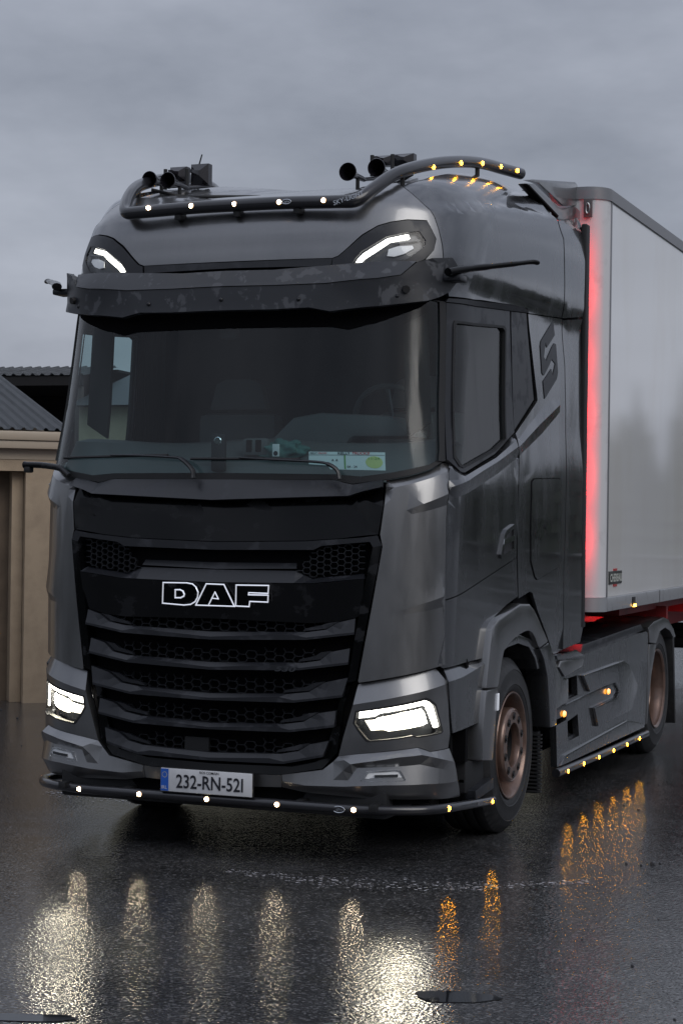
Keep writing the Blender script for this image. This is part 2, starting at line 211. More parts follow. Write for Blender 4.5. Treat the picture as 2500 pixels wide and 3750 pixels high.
'deflector_strip':[(1.983,3.82),(2.166,3.855),(2.756,3.801),(2.825,3.805),(3.162,3.873),(3.213,3.838),(2.98,3.779),(2.786,3.756),(2.717,3.763)],
'rear_fairing':[(1.918,3.811),(2.095,3.839),(2.654,3.789),(2.75,3.79),(3.093,3.86),(3.261,3.847),(3.331,3.833),(3.343,3.716),(2.854,3.644),(2.645,3.698),(2.603,3.726),(2.261,3.768)],
'fairing_slit':[(1.911,3.801),(1.954,3.809),(2.644,3.731),(2.628,3.715)],
'tr_plate':[(3.403,1.456),(3.779,1.455),(3.794,1.366),(3.418,1.365)],
'tr_marker':[(4.061,1.263),(4.156,1.259),(4.16,1.197),(4.065,1.201)],
'tr_seam':[(3.35,3.931),(3.321,3.602)],
'tr_frontcorner':[(3.571,4.069),(4.346,4.209)],
'lowbar':[(-0.957,-0.03,0.355),(-0.948,-0.03,0.336),(-0.75,-0.03,0.308),(-0.384,-0.03,0.314),(0.013,-0.03,0.318)],
'lowleds':[(-0.742,-0.05,0.313),(-0.373,-0.05,0.315),(0.025,-0.05,0.319),(0.419,-0.05,0.324),(0.84,-0.05,0.325)],
'lowamber':[(1.2,0.352,0.297),(1.2,0.991,0.241)],
'lowright':[(1.2,-2.188,0.687),(1.2,-1.205,0.522),(1.2,-0.602,0.422),(1.2,-0.1,0.35),(1.2,0.341,0.301),(1.2,1.082,0.25)],
'topleds':[(-0.514,0.235,3.467),(-0.256,0.235,3.466),(0.001,0.235,3.463),(0.261,0.235,3.46),(0.515,0.235,3.457),(0.31,0.235,3.459)],
'topbarR':[(0.581,0.24,3.453),(0.679,0.26,3.459),(0.734,0.36,3.533),(0.775,0.5,3.618),(0.817,0.68,3.69),(0.865,1,3.777),(0.907,1.32,3.843),(0.938,1.62,3.886),(0.977,1.92,3.905),(1.027,2.12,3.909)],
'topamber':[(0.852,0.91,3.739),(0.901,1.25,3.821),(0.935,1.55,3.872),(0.964,1.82,3.9),(1.009,2.02,3.909)],
'hornsL':[(-0.879,0.9,3.766),(-0.759,0.9,3.754),(-0.657,0.9,3.783),(-0.525,0.9,3.776)],
'hornsR':[(0.352,0.95,3.752),(0.525,0.95,3.764),(0.578,0.95,3.806),(0.699,0.95,3.799)],
'armR':[(1.132,0.6,3.107),(1.248,0.6,3.131),(1.528,0.6,3.15),(1.56,0.6,3.136)],
'armR2':[(1.45,-0.374,2.971),(1.45,-0.043,3.039),(1.45,0.876,3.19),(1.45,0.993,3.192)],
'armL':[(-1.376,0.6,3.162),(-1.257,0.6,3.134)],
'lowarm':[(-1.271,0.2,2.06),(-1.165,0.2,2.068),(-0.965,0.2,2.03)],
'bellsL':[(-0.801,0.75,3.736),(-0.682,0.75,3.724)],
'sqL':[(-0.838,1.25,3.851),(-0.696,1.25,3.843)],
'bellsR':[(0.411,0.8,3.721),(0.581,0.8,3.734)],
'sqR':[(0.432,1.35,3.876),(0.556,1.35,3.881)],
'antenna':[(-0.9,1.6,3.97),(-0.868,1.6,4.038)],
'cornerT':[(1.286,3.2,3.998),(1.331,3.2,3.988),(1.096,3.2,4.001),(1.153,3.2,3.917),(1.207,3.2,3.798)],
'kelly':[(0.511,0.12,2.145),(0.901,0.12,2.142),(0.899,0.12,2.044),(0.511,0.12,2.072),(0.609,0.12,2.143)],
'phone':[(0.221,0.25,2.18),(0.262,0.25,2.18),(0.261,0.25,2.113),(0.218,0.25,2.115)],
'towel':[(0.113,0.3,2.107),(0.363,0.3,2.107),(0.216,0.3,2.206)],
'dashtop':[(-1.062,0.55,2.199),(-0.721,0.55,2.231),(-0.376,0.55,2.235),(0.247,0.55,2.233)],
'wheelarc':[(0.415,0.85,2.395),(0.6,0.85,2.435),(0.835,0.85,2.416),(0.719,0.85,2.379),(0.792,0.85,2.384)],
'wiper1':[(-0.909,0.06,2.098),(-0.237,0.06,2.11),(-0.226,0.06,2.091),(-0.177,0.06,2.091),(-0.133,0.06,2.057),(-0.111,0.06,1.984)],
'wiper2':[(0.119,0.06,2.091),(0.515,0.06,2.089),(0.49,0.06,2.068),(0.622,0.06,2.061),(0.664,0.06,2.034),(0.689,0.06,1.981)],
'wiperw':[(-0.909,0.06,2.098),(-0.237,0.06,2.11),(-0.616,0.06,2.105),(-0.527,0.06,2.088),(-0.226,0.06,2.089),(-0.177,0.06,2.091),(-0.133,0.06,2.057),(-0.111,0.06,1.984)],
'puddle':[(1.917,-2.237,0),(2.016,-2.082,0),(2.197,-2.109,0),(2.078,-2.27,0),(0.656,-3.081,0),(0.834,-3.079,0)],
'foam':[(0.239,-0.292,0),(0.879,-0.334,0),(1.457,-0.169,0),(1.97,0.225,-0)],
'stones':[(2.037,0.778,0),(2.172,0.818,0),(2.117,0.775,0),(2.558,-1.408,0)],
'opening':[(-5.226,6.4,2.193),(-5.043,6.4,2.194),(-5.007,6.4,0.015),(-4.616,6.4,2.462)],
'wall':[(-5.188,6.263,0),(-4.817,6.56,0)],
}
# ---------------- helpers ----------------
MATS={}
def mat(name,col,rough=.5,metal=0,coat=0,coatr=.05,emit=None,es=0,spec=.5,noise=None,bump=None,sheen=0):
    """noise=(scale,colour2,lo,hi) mixes a second colour; bump=(scale,distance)"""
    m=bpy.data.materials.new(name); m.use_nodes=True; n=m.node_tree; b=n.nodes['Principled BSDF']
    b.inputs['Base Color'].default_value=(*col,1); b.inputs['Roughness'].default_value=rough; b.inputs['Metallic'].default_value=metal
    b.inputs['Coat Weight'].default_value=coat; b.inputs['Coat Roughness'].default_value=coatr; b.inputs['Specular IOR Level'].default_value=spec
    if emit: b.inputs['Emission Color'].default_value=(*emit,1); b.inputs['Emission Strength'].default_value=es
    t=n.nodes.new('ShaderNodeTexCoord')
    if noise:
        z=n.nodes.new('ShaderNodeTexNoise'); z.inputs['Scale'].default_value=noise[0]; z.inputs['Detail'].default_value=7; z.inputs['Roughness'].default_value=.6
        n.links.new(t.outputs['Object'],z.inputs['Vector'])
        r=n.nodes.new('ShaderNodeValToRGB'); r.color_ramp.elements[0].position=noise[2]; r.color_ramp.elements[1].position=noise[3]
        r.color_ramp.elements[0].color=(*col,1); r.color_ramp.elements[1].color=(*noise[1],1)
        n.links.new(z.outputs[0],r.inputs[0]); n.links.new(r.outputs[0],b.inputs['Base Color'])
    if bump:
        z=n.nodes.new('ShaderNodeTexNoise'); z.inputs['Scale'].default_value=bump[0]; z.inputs['Detail'].default_value=4
        n.links.new(t.outputs['Object'],z.inputs['Vector'])
        q=n.nodes.new('ShaderNodeBump'); q.inputs['Distance'].default_value=bump[1]; q.inputs['Strength'].default_value=1
        n.links.new(z.outputs[0],q.inputs['Height']); n.links.new(q.outputs[0],b.inputs['Normal'])
    MATS[name]=m; return m
def paint(name,col,rough,coat,metal=.6,cr0=.04):
    # grey metallic paint with fine flake, faint road film and drying streaks
    m=mat(name,col,rough,metal,coat,.04); n=m.node_tree; b=n.nodes['Principled BSDF']
    t=n.nodes.new('ShaderNodeTexCoord'); mp=n.nodes.new('ShaderNodeMapping'); mp.inputs['Scale'].default_value=(1,1,.22)
    n.links.new(t.outputs['Object'],mp.inputs[0])
    z=n.nodes.new('ShaderNodeTexNoise'); z.inputs['Scale'].default_value=5; z.inputs['Detail'].default_value=8; z.inputs['Roughness'].default_value=.65
    n.links.new(mp.outputs[0],z.inputs['Vector'])
    r=n.nodes.new('ShaderNodeMapRange'); r.inputs[1].default_value=.35; r.inputs[2].default_value=.7; r.inputs[3].default_value=.93; r.inputs[4].default_value=1.08
    n.links.new(z.outputs[0],r.inputs[0])
    v=n.nodes.new('ShaderNodeTexNoise'); v.inputs['Scale'].default_value=900; n.links.new(t.outputs['Object'],v.inputs['Vector'])
    vr=n.nodes.new('ShaderNodeMapRange'); vr.inputs[1].default_value=.35; vr.inputs[2].default_value=.65; vr.inputs[3].default_value=.93; vr.inputs[4].default_value=1.07
    n.links.new(v.outputs[0],vr.inputs[0])
    mm=n.nodes.new('ShaderNodeMath'); mm.operation='MULTIPLY'; n.links.new(r.outputs[0],mm.inputs[0]); n.links.new(vr.outputs[0],mm.inputs[1])
    c=n.nodes.new('ShaderNodeVectorMath'); c.operation='SCALE'; c.inputs[0].default_value=col; n.links.new(mm.outputs[0],c.inputs['Scale'])
    n.links.new(c.outputs[0],b.inputs['Base Color'])
    rr=n.nodes.new('ShaderNodeMapRange'); rr.inputs[1].default_value=.4; rr.inputs[2].default_value=.75; rr.inputs[3].default_value=rough-.04; rr.inputs[4].default_value=rough+.12
    n.links.new(z.outputs[0],rr.inputs[0]); n.links.new(rr.outputs[0],b.inputs['Roughness'])
    cr=n.nodes.new('ShaderNodeMapRange'); cr.inputs[1].default_value=.45; cr.inputs[2].default_value=.75; cr.inputs[3].default_value=cr0; cr.inputs[4].default_value=cr0+.08
    n.links.new(z.outputs[0],cr.inputs[0]); n.links.new(cr.outputs[0],b.inputs['Coat Roughness'])
    return m
def patchy(name,col,col2,rough,rough2,scale,lo,hi,coat=0,stretch=(1,1,1),spec=.5):
    # wet plastic: matt body with drying / beaded patches that are lighter and rougher
    m=mat(name,col,rough,0,coat,spec=spec); n=m.node_tree; b=n.nodes['Principled BSDF']
    t=n.nodes.new('ShaderNodeTexCoord'); mp=n.nodes.new('ShaderNodeMapping'); mp.inputs['Scale'].default_value=stretch
    z=n.nodes.new('ShaderNodeTexNoise'); z.inputs['Scale'].default_value=scale; z.inputs['Detail'].default_value=5; z.inputs['Roughness'].default_value=.55; z.inputs['Distortion'].default_value=.3
    n.links.new(t.outputs['Object'],mp.inputs[0]); n.links.new(mp.outputs[0],z.inputs['Vector'])
    r=n.nodes.new('ShaderNodeMapRange'); r.inputs[1].default_value=lo; r.inputs[2].default_value=hi; n.links.new(z.outputs[0],r.inputs[0])
    c=n.nodes.new('ShaderNodeMix'); c.data_type='RGBA'; c.inputs[6].default_value=(*col,1); c.inputs[7].default_value=(*col2,1)
    n.links.new(r.outputs[0],c.inputs[0]); n.links.new(c.outputs[2],b.inputs['Base Color'])
    q=n.nodes.new('ShaderNodeMix'); q.inputs[2].default_value=rough; q.inputs[3].default_value=rough2
    n.links.new(r.outputs[0],q.inputs[0]); n.links.new(q.outputs[0],b.inputs['Roughness'])
    return m
def glassmat(name,tint,refl=1.0,rough=.02,haze=0):
    m=bpy.data.materials.new(name); m.use_nodes=True; n=m.node_tree; n.nodes.clear()
    o=n.nodes.new('ShaderNodeOutputMaterial'); x=n.nodes.new('ShaderNodeMixShader'); t=n.nodes.new('ShaderNodeBsdfTransparent'); g=n.nodes.new('ShaderNodeBsdfGlossy')
    f=n.nodes.new('ShaderNodeFresnel'); ge=n.nodes.new('ShaderNodeNewGeometry'); ir=n.nodes.new('ShaderNodeMapRange'); ir.inputs[3].default_value=1.5; ir.inputs[4].default_value=1/1.5; n.links.new(ge.outputs['Backfacing'],ir.inputs[0]); n.links.new(ir.outputs[0],f.inputs[0]); k=n.nodes.new('ShaderNodeMath'); k.operation='MULTIPLY'; k.inputs[1].default_value=refl
    t.inputs[0].default_value=(*tint,1); g.inputs['Roughness'].default_value=rough; g.inputs[0].default_value=(1,1,1,1)
    n.links.new(f.outputs[0],k.inputs[0]); n.links.new(k.outputs[0],x.inputs[0]); n.links.new(t.outputs[0],x.inputs[1]); n.links.new(g.outputs[0],x.inputs[2]); n.links.new(x.outputs[0],o.inputs[0])
    if haze:
        tt=n.nodes.new('ShaderNodeTexCoord'); mp=n.nodes.new('ShaderNodeMapping'); mp.inputs['Scale'].default_value=(7,7,.8); z=n.nodes.new('ShaderNodeTexNoise'); z.inputs['Scale'].default_value=1.6; z.inputs['Detail'].default_value=6
        r=n.nodes.new('ShaderNodeMapRange'); r.inputs[1].default_value=.35; r.inputs[2].default_value=.7; r.inputs[3].default_value=rough; r.inputs[4].default_value=haze
        n.links.new(tt.outputs['Object'],mp.inputs[0]); n.links.new(mp.outputs[0],z.inputs['Vector']); n.links.new(z.outputs[0],r.inputs[0]); n.links.new(r.outputs[0],g.inputs['Roughness'])
    MATS[name]=m; return m
def link(name,me,m,parent=None,**props):
    o=bpy.data.objects.new(name,me); COL.objects.link(o)
    if m is not None and len(me.materials)==0: me.materials.append(m)
    if parent is not None:
        o.parent=parent
    for k,v in props.items(): o[k]=v
    return o
def thing(name,label,cat,loc=(0,0,0),group=None):
    o=bpy.data.objects.new(name,None); COL.objects.link(o); o.location=loc; o['label']=label; o['category']=cat; o.empty_display_size=.2
    if group: o['group']=group
    return o
def finish(bm,ang=25):
    bm.normal_update()
    a=math.radians(ang)
    for f in bm.faces: f.smooth=True
    for e in bm.edges:
        if len(e.link_faces)!=2 or e.calc_face_angle(0)>a: e.smooth=False
def mk(name,bm,m,parent=None,ang=25,recalc=True,**props):
    if recalc: bmesh.ops.recalc_face_normals(bm,faces=bm.faces)
    finish(bm,ang)
    me=bpy.data.meshes.new(name); bm.to_mesh(me); bm.free()
    if parent is not None and world_loc(parent).length>0: me.transform(Matrix.Translation(-world_loc(parent)))
    return link(name,me,m,parent,**props)
def world_loc(o):
    v=Vector((0,0,0))
    while o is not None: v+=o.location; o=o.parent
    return v
def inside(p,poly):
    c=False; x,y=p[0],p[1]; n=len(poly); j=n-1
    for i in range(n):
        a,b=poly[i],poly[j]
        if (a[1]>y)!=(b[1]>y) and x<(b[0]-a[0])*(y-a[1])/(b[1]-a[1])+a[0]: c=not c
        j=i
    return c
def dseg(p,a,b):
    vx,vy=b[0]-a[0],b[1]-a[1]; l=vx*vx+vy*vy
    t=0 if l==0 else max(0,min(1,((p[0]-a[0])*vx+(p[1]-a[1])*vy)/l))
    return math.hypot(p[0]-a[0]-t*vx,p[1]-a[1]-t*vy)
def q3(p,d0): return (p[0],p[1],p[2] if len(p)>2 else d0)
def resamp(pl,step,closed=True):
    out=[]; n=len(pl)
    for i in range(n if closed else n-1):
        a,b=pl[i],pl[(i+1)%n]; L=math.hypot(b[0]-a[0],b[1]-a[1]); k=max(1,int(math.ceil(L/step)))
        for j in range(k):
            t=j/k; out.append(tuple(a[m]+(b[m]-a[m])*t for m in range(3)))
    if not closed: out.append(tuple(pl[-1]))
    return out
def cdt(loops,lines):
    vs=[];es=[]
    for l in loops:
        b=len(vs); vs+= [Vector((p[0],p[1])) for p in l]; es+=[(b+i,b+(i+1)%len(l)) for i in range(len(l))]
    for l in lines:
        b=len(vs); vs+=[Vector((p[0],p[1])) for p in l]; es+=[(b+i,b+i+1) for i in range(len(l)-1)]
    return vs,es
def flat_mesh(outer,holes,feats,step):
    """triangulate a polygon in the (u,z) plane; the height d is interpolated between the traced lines"""
    ds=[p[2] for l in [outer]+holes+feats for p in l]
    vary=max(ds)-min(ds)>1e-6
    tin=None
    if vary:
        vs,es=cdt([outer]+holes,feats)
        src=[p for l in [outer]+holes+feats for p in l]
        r=delaunay_2d_cdt(vs,es,[],0,1e-5)
        dd=[]
        for k,v in enumerate(r[0]):
            oi=r[3][k]
            if oi: dd.append(src[oi[0]][2])
            else:
                s=min(src,key=lambda q:(q[0]-v[0])**2+(q[1]-v[1])**2); dd.append(s[2])
        tin=[(tuple(r[0][a]),tuple(r[0][b]),tuple(r[0][c]),dd[a],dd[b],dd[c]) for a,b,c in r[2]]
    def hgt(x,y):
        if not vary: return ds[0]
        best=None;bd=9
        for A,B,Cc,a,b,c in tin:
            det=(B[0]-A[0])*(Cc[1]-A[1])-(Cc[0]-A[0])*(B[1]-A[1])
            if abs(det)<1e-12: continue
            v=((x-A[0])*(Cc[1]-A[1])-(Cc[0]-A[0])*(y-A[1]))/det; w=((B[0]-A[0])*(y-A[1])-(x-A[0])*(B[1]-A[1]))/det; u=1-v-w
            e=max(0,-u,-v,-w)
            if e<bd: bd=e;best=u*a+v*b+w*c
            if e==0: break
        return best
    O=resamp(outer,step); HS=[resamp(h,step) for h in holes]; FS=[resamp(f,step,False) for f in feats]
    x0=min(p[0] for p in O);x1=max(p[0] for p in O);y0=min(p[1] for p in O);y1=max(p[1] for p in O)
    segs=[(l[i],l[(i+1)%len(l)]) for l in [O]+HS for i in range(len(l))]+[(l[i],l[i+1]) for l in FS for i in range(len(l)-1)]
    pts=[]
    nx=int((x1-x0)/step)+1; ny=int((y1-y0)/step)+1
    if nx*ny<9000:
        for i in range(nx+1):
            for j in range(ny+1):
                p=(x0+(i+.5)*step,y0+(j+.5)*step)
                if not inside(p,O) or any(inside(p,h) for h in HS): continue
                if any(abs(s[0][0]-p[0])<2*step and abs(s[0][1]-p[1])<2*step and dseg(p,*s)<step*.45 for s in segs): continue
                pts.append((p[0],p[1],hgt(*p)))
    vs,es=cdt([O]+HS,FS); src=[p for l in [O]+HS+FS for p in l]+pts
    vs+=[Vector((p[0],p[1])) for p in pts]
    r=delaunay_2d_cdt(vs,es,[],0,1e-5)
    V=[]
    for k,v in enumerate(r[0]):
        oi=r[3][k]; V.append((v[0],v[1],src[oi[0]][2] if oi else hgt(v[0],v[1])))
    F=[]
    for a,b,c in r[2]:
        g=((V[a][0]+V[b][0]+V[c][0])/3,(V[a][1]+V[b][1]+V[c][1])/3)
        if inside(g,O) and not any(inside(g,h) for h in HS): F.append((a,b,c))
    return V,F
def mapH(p,thick=0): return H(p[0],p[1],p[2]-thick)
def panel(name,parent,m,outer,holes=(),feats=(),d=0.0,thick=.015,step=.06,mirror=0,full=False,mapf=None,ang=20,**props):
    """a body panel cut to a traced outline, bent onto the hull, with returned edges. mirror=1 builds only the other side; full=True joins both halves across the middle"""
    outer=[q3(p,d) for p in outer]; holes=[[q3(p,d) for p in h] for h in holes]; feats=[[q3(p,d) for p in f] for f in feats]
    if full:
        c=[(-p[0],)+tuple(p[1:]) for p in outer if p[0]>1e-4]
        # outline runs from the middle round the right half and back to the middle
        i0=next(i for i in range(len(outer)) if outer[i][0]<=1e-4 and outer[(i+1)%len(outer)][0]>1e-4)
        ring=outer[i0:]+outer[:i0]; right=[ring[0]]+[p for p in ring if p[0]>1e-4]
        last=[p for p in ring if p[0]<=1e-4 and p is not ring[0]]; right.append(last[0] if last else ring[0])
        left=[(-p[0],p[1],p[2]) for p in reversed(right) if p[0]>1e-4]
        outer=right+left
        holes=holes+[[(-p[0],p[1],p[2]) for p in h] for h in holes]
        feats=feats+[[(-p[0],p[1],p[2]) for p in f] for f in feats]
    elif mirror:
        fl=lambda l:[(-p[0],p[1],p[2]) for p in l]
        outer=fl(outer);holes=[fl(h) for h in holes];feats=[fl(f) for f in feats]
    V,F=flat_mesh(outer,holes,feats,step)
    mf=mapf or H
    bm=bmesh.new(); vv=[bm.verts.new(mf(*p)) for p in V]
    for f in F:
        try: bm.faces.new([vv[i] for i in f])
        except ValueError: pass
    for v in [v for v in bm.verts if not v.link_faces]: bm.verts.remove(v)
    if thick:
        idx={v:V[i] for i,v in enumerate(vv) if v.is_valid}
        be=[e for e in bm.edges if len(e.link_faces)==1]; cp={}
        for e in be:
            for v in e.verts:
                if v not in cp: p=idx[v]; cp[v]=bm.verts.new(mf(p[0],p[1],p[2]-thick))
        for e in be:
            a,b=e.verts
            try: bm.faces.new((a,b,cp[b],cp[a]))
            except ValueError: pass
    bmesh.ops.recalc_face_normals(bm,faces=bm.faces)
    # outward check
    s=0
    for f in list(bm.faces)[:len(F)]:
        c=f.calc_center_median(); s+=f.normal.dot(Vector((c.x,c.y-1.5,0)) if mapf is None else Vector((0,0,1)) )*f.calc_area()
    if s<0: bmesh.ops.reverse_faces(bm,faces=bm.faces)
    if mapf is not None: return mk(name,bm,m,parent,ang,False,**props)
    nf=len(F); fl=list(bm.faces); bm.normal_update()
    uz_={v:(V[i][0],V[i][1]) for i,v in enumerate(vv) if v.is_valid}
    # side faces keep their own normal; face normals are corrected by the smooth hull normal
    cn=[]; gcell={}
    delta={}
    for f in fl:
        if all(v in uz_ for v in f.verts):
            q=[uz_[v] for v in f.verts]; c=(sum(a[0] for a in q)/3,sum(a[1] for a in q)/3)
            d_=f.normal-Vector(HN(*c)); delta[f]=d_ if d_.length>.07 and f.calc_area()>1e-6 else Vector((0,0,0))
    for f in fl: f.smooth=True
    for f in fl:
        for l in f.loops:
            v=l.vert
            if f in delta:
                acc=Vector((0,0,0)); w=0
                for g in v.link_faces:
                    if g in delta and (delta[g]-delta[f]).length<.16: a=g.calc_area(); acc+=delta[g]*a; w+=a
                cn.append((Vector(HN(*uz_[v]))+(acc/w if w else delta[f])).normalized())
            else: cn.append(f.normal.copy())
    me=bpy.data.meshes.new(name); bm.to_mesh(me); bm.free()
    me.normals_split_custom_set([tuple(n) for n in cn])
    if parent is not None and world_loc(parent).length>0: me.transform(Matrix.Translation(-world_loc(parent)))
    return link(name,me,m,parent,**props)
def both(name,parent,m,outer,**k):
    a=panel(name,parent,m,outer,**k); b=panel(name,parent,m,outer,mirror=1,**k); return a,b
def box(bm,x0,x1,y0,y1,z0,z1,bev=0):
    r=bmesh.ops.create_cube(bm,size=1); vs=r['verts']
    for v in vs: v.co=Vector((x0+(x1-x0)*(v.co.x+.5),y0+(y1-y0)*(v.co.y+.5),z0+(z1-z0)*(v.co.z+.5)))
    if bev:
        es=list({e for v in vs for e in v.link_edges}); bmesh.ops.bevel(bm,geom=es,offset=bev,segments=2,affect='EDGES',profile=.6)
    return vs
def prism(poly,x0,x1,bev=0,axis=0):
    """polygon (a,b) extruded along an axis: axis 0 -> (x,a,b), 1 -> (a,y,b), 2 -> (a,b,z)"""
    bm=bmesh.new()
    def P(x,a,b): return (x,a,b) if axis==0 else ((a,x,b) if axis==1 else (a,b,x))
    A=[bm.verts.new(P(x0,*p)) for p in poly];B=[bm.verts.new(P(x1,*p)) for p in poly]
    bm.faces.new(A);bm.faces.new(B[::-1]);n=len(poly)
    for i in range(n): bm.faces.new((A[i],B[i],B[(i+1)%n],A[(i+1)%n]))
    bmesh.ops.recalc_face_normals(bm,faces=bm.faces)
    if bev:
        es=[e for e in bm.edges if e.calc_face_angle(0)>.3]
        bmesh.ops.bevel(bm,geom=es,offset=bev,segments=2,affect='EDGES',profile=.6,clamp_overlap=True)
    bmesh.ops.triangulate(bm,faces=[f for f in bm.faces if len(f.verts)>4])
    return bm
def slab(name,parent,m,poly,x,t=.02,bev=.004,ang=25,**p):
    return mk(name,prism(poly,x,x-t,bev),m,parent,ang,**p)
def spline(pts,n=6,closed=False):
    P=[Vector(p) for p in pts]; out=[]
    for i in range(len(P)-1):
        p0=P[i-1] if i else P[i]*2-P[i+1]; p1,p2=P[i],P[i+1]; p3=P[i+2] if i+2<len(P) else P[i+1]*2-P[i]
        for k in range(n):
            t=k/n; out.append(.5*((2*p1)+(-p0+p2)*t+(2*p0-5*p1+4*p2-p3)*t*t+(-p0+3*p1-3*p2+p3)*t**3))
    out.append(P[-1]); return out
def sweep(bm,path,r,seg=12,cap=True,flat=1.0):
    path=[Vector(p) for p in path]; rings=[]; N=None
    for i,p in enumerate(path):
        t=((path[i+1] if i+1<len(path) else p)-(path[i-1] if i else p)).normalized()
        if N is None: N=t.cross(Vector((0,0,1)) if abs(t.z)<.9 else Vector((1,0,0))).normalized()
        else: N=(N-t*N.dot(t)).normalized()
        B=t.cross(N); rr=r[i] if isinstance(r,(list,tuple)) else r
        rings.append([bm.verts.new(p+N*(rr*math.cos(2*math.pi*k/seg))+B*(rr*flat*math.sin(2*math.pi*k/seg))) for k in range(seg)])
    for a,b in zip(rings,rings[1:]):
        for k in range(seg): bm.faces.new((a[k],a[(k+1)%seg],b[(k+1)%seg],b[k]))
    if cap: bm.faces.new(rings[0][::-1]); bm.faces.new(rings[-1])
def tube(name,parent,m,path,r,seg=12,flat=1.0,**p):
    bm=bmesh.new(); sweep(bm,path,r,seg,True,flat); return mk(name,bm,m,parent,40,**p)
def lathe(bm,prof,c,axis='x',seg=48,sgn=1):
    """prof: (radius, position along the axis)"""
    R=[]
    for r,a in prof:
        ring=[]
        for k in range(seg):
            t=2*math.pi*k/seg; q=(r*math.cos(t),r*math.sin(t))
            if axis=='x': v=(c[0]+sgn*a,c[1]+q[0],c[2]+q[1])
            elif axis=='y': v=(c[0]+q[0],c[1]+a,c[2]+q[1])
            else: v=(c[0]+q[0],c[1]+q[1],c[2]+a)
            ring.append(bm.verts.new(v))
        R.append(ring)
    for a,b in zip(R,R[1:]):
        for k in range(seg): bm.faces.new((a[k],a[(k+1)%seg],b[(k+1)%seg],b[k]))
    return R
def text(name,parent,m,s,width,org,rx,uy,depth=.002,shear=0,height=None,hull=None,bold=0,**p):
    """lettering as flat raised geometry; hull=(u,z,d) wraps it on the cab"""
    cu=bpy.data.curves.new(name,'FONT'); cu.body=s; cu.size=1; cu.extrude=0; cu.shear=shear; cu.offset=bold; cu.resolution_u=3
    o=bpy.data.objects.new(name+'_tmp',cu); COL.objects.link(o); dg=bpy.context.evaluated_depsgraph_get(); dg.update()
    me=bpy.data.meshes.new_from_object(o.evaluated_get(dg)); COL.objects.unlink(o); bpy.data.objects.remove(o)
    xs=[v.co.x for v in me.vertices];ys=[v.co.y for v in me.vertices]; x0,x1,y0,y1=min(xs),max(xs),min(ys),max(ys)
    k=width/(x1-x0); kh=(height/(y1-y0)) if height else k
    bm=bmesh.new(); bm.from_mesh(me)
    rx=Vector(rx).normalized();uy=Vector(uy).normalized();nn=rx.cross(uy)
    for v in bm.verts:
        a=(v.co.x-(x0+x1)/2)*k;b=(v.co.y-(y0+y1)/2)*kh
        v.co=Vector(H(hull[0]+a,hull[1]+b,hull[2]+depth)) if hull else Vector(org)+rx*a+uy*b+nn*depth
    bpy.data.meshes.remove(me)
    return mk(name,bm,m,parent,25,False,**p)
def emit(name,col,s): return mat(name,(.8,.8,.8),.4,emit=col,es=s)

# ---------------- materials ----------------
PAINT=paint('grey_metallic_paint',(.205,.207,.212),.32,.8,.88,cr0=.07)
PAINTS=paint('grey_gloss_shaded',(.108,.112,.120),.24,1.0,.85,cr0=.03)  # same truck paint, darkened: the flanks' dark reflections are put into its colour
CHAR=patchy('charcoal_plastic',(.012,.0132,.017),(.026,.028,.035),.36,.55,9,.54,.64,spec=.5)
VISM=patchy('visor_plastic',(.020,.022,.027),(.062,.066,.076),.38,.62,13,.56,.60,stretch=(1,1,.8))
GLOSSB=patchy('gloss_black',(.0025,.0027,.0033),(.010,.0105,.0125),.12,.4,5,.57,.61,coat=0,stretch=(1,1,1.6),spec=.28)
BLACK=mat('matt_black',(.008,.0085,.010),.6)
DEEP=mat('dark_void',(.004,.004,.005),.9,spec=.1)
RUBBER=mat('rubber',(.010,.0105,.012),.55,noise=(14,(.030,.030,.031),.48,.8),bump=(60,.001))
BRONZE=mat('bronze_wheel_paint',(.17,.108,.085),.30,.55,.3,noise=(12,(.085,.06,.05),.5,.8))
CHROME=mat('chrome',(.75,.76,.78),.12,1)
SATIN=mat('brushed_steel',(.30,.31,.33),.3,.9)
TUBEM=mat('black_tube',(.018,.018,.022),.28,.2,.6)
GLASS=glassmat('cab_glass',(.64,.78,.80),1.0,.04,.22)
SGLASS=glassmat('side_glass',(.60,.68,.68),.85,.03,.16)
CLEAR=glassmat('lamp_glass',(.96,.97,.97),.8)
WHITE_L=emit('white_led',(1.0,.84,.58),170)
AMB_L=emit('amber_led',(1.0,.40,.001),110)
DRL=emit('daytime_strip',(1.0,.96,.86),9)
BEAM=emit('headlamp_beam',(1.0,.90,.68),95)
BEAMD=emit('headlamp_reflector',(1.0,.92,.76),2.2)
LAMPIN=mat('lamp_reflector',(.82,.84,.86),.25,.0,.5)
LAMPD=mat('lamp_housing',(.05,.053,.058),.25,.3)
WARM_R=emit('warm_halo',(1.0,.55,.20),1.3); AMB_R=emit('amber_halo',(1.0,.28,.01),.9)  # halo colours for the rings round the lamp points, painted as emission
RED_L=emit('red_led',(1.0,.03,.03),40)
INT=mat('cabin_plastic',(.08,.084,.087),.6); INTD=mat('cabin_dark',(.010,.011,.012),.8); CURT=mat('curtain_cloth',(.03,.033,.036),.9)
SEAT=mat('seat_cloth',(.12,.125,.13),.8)

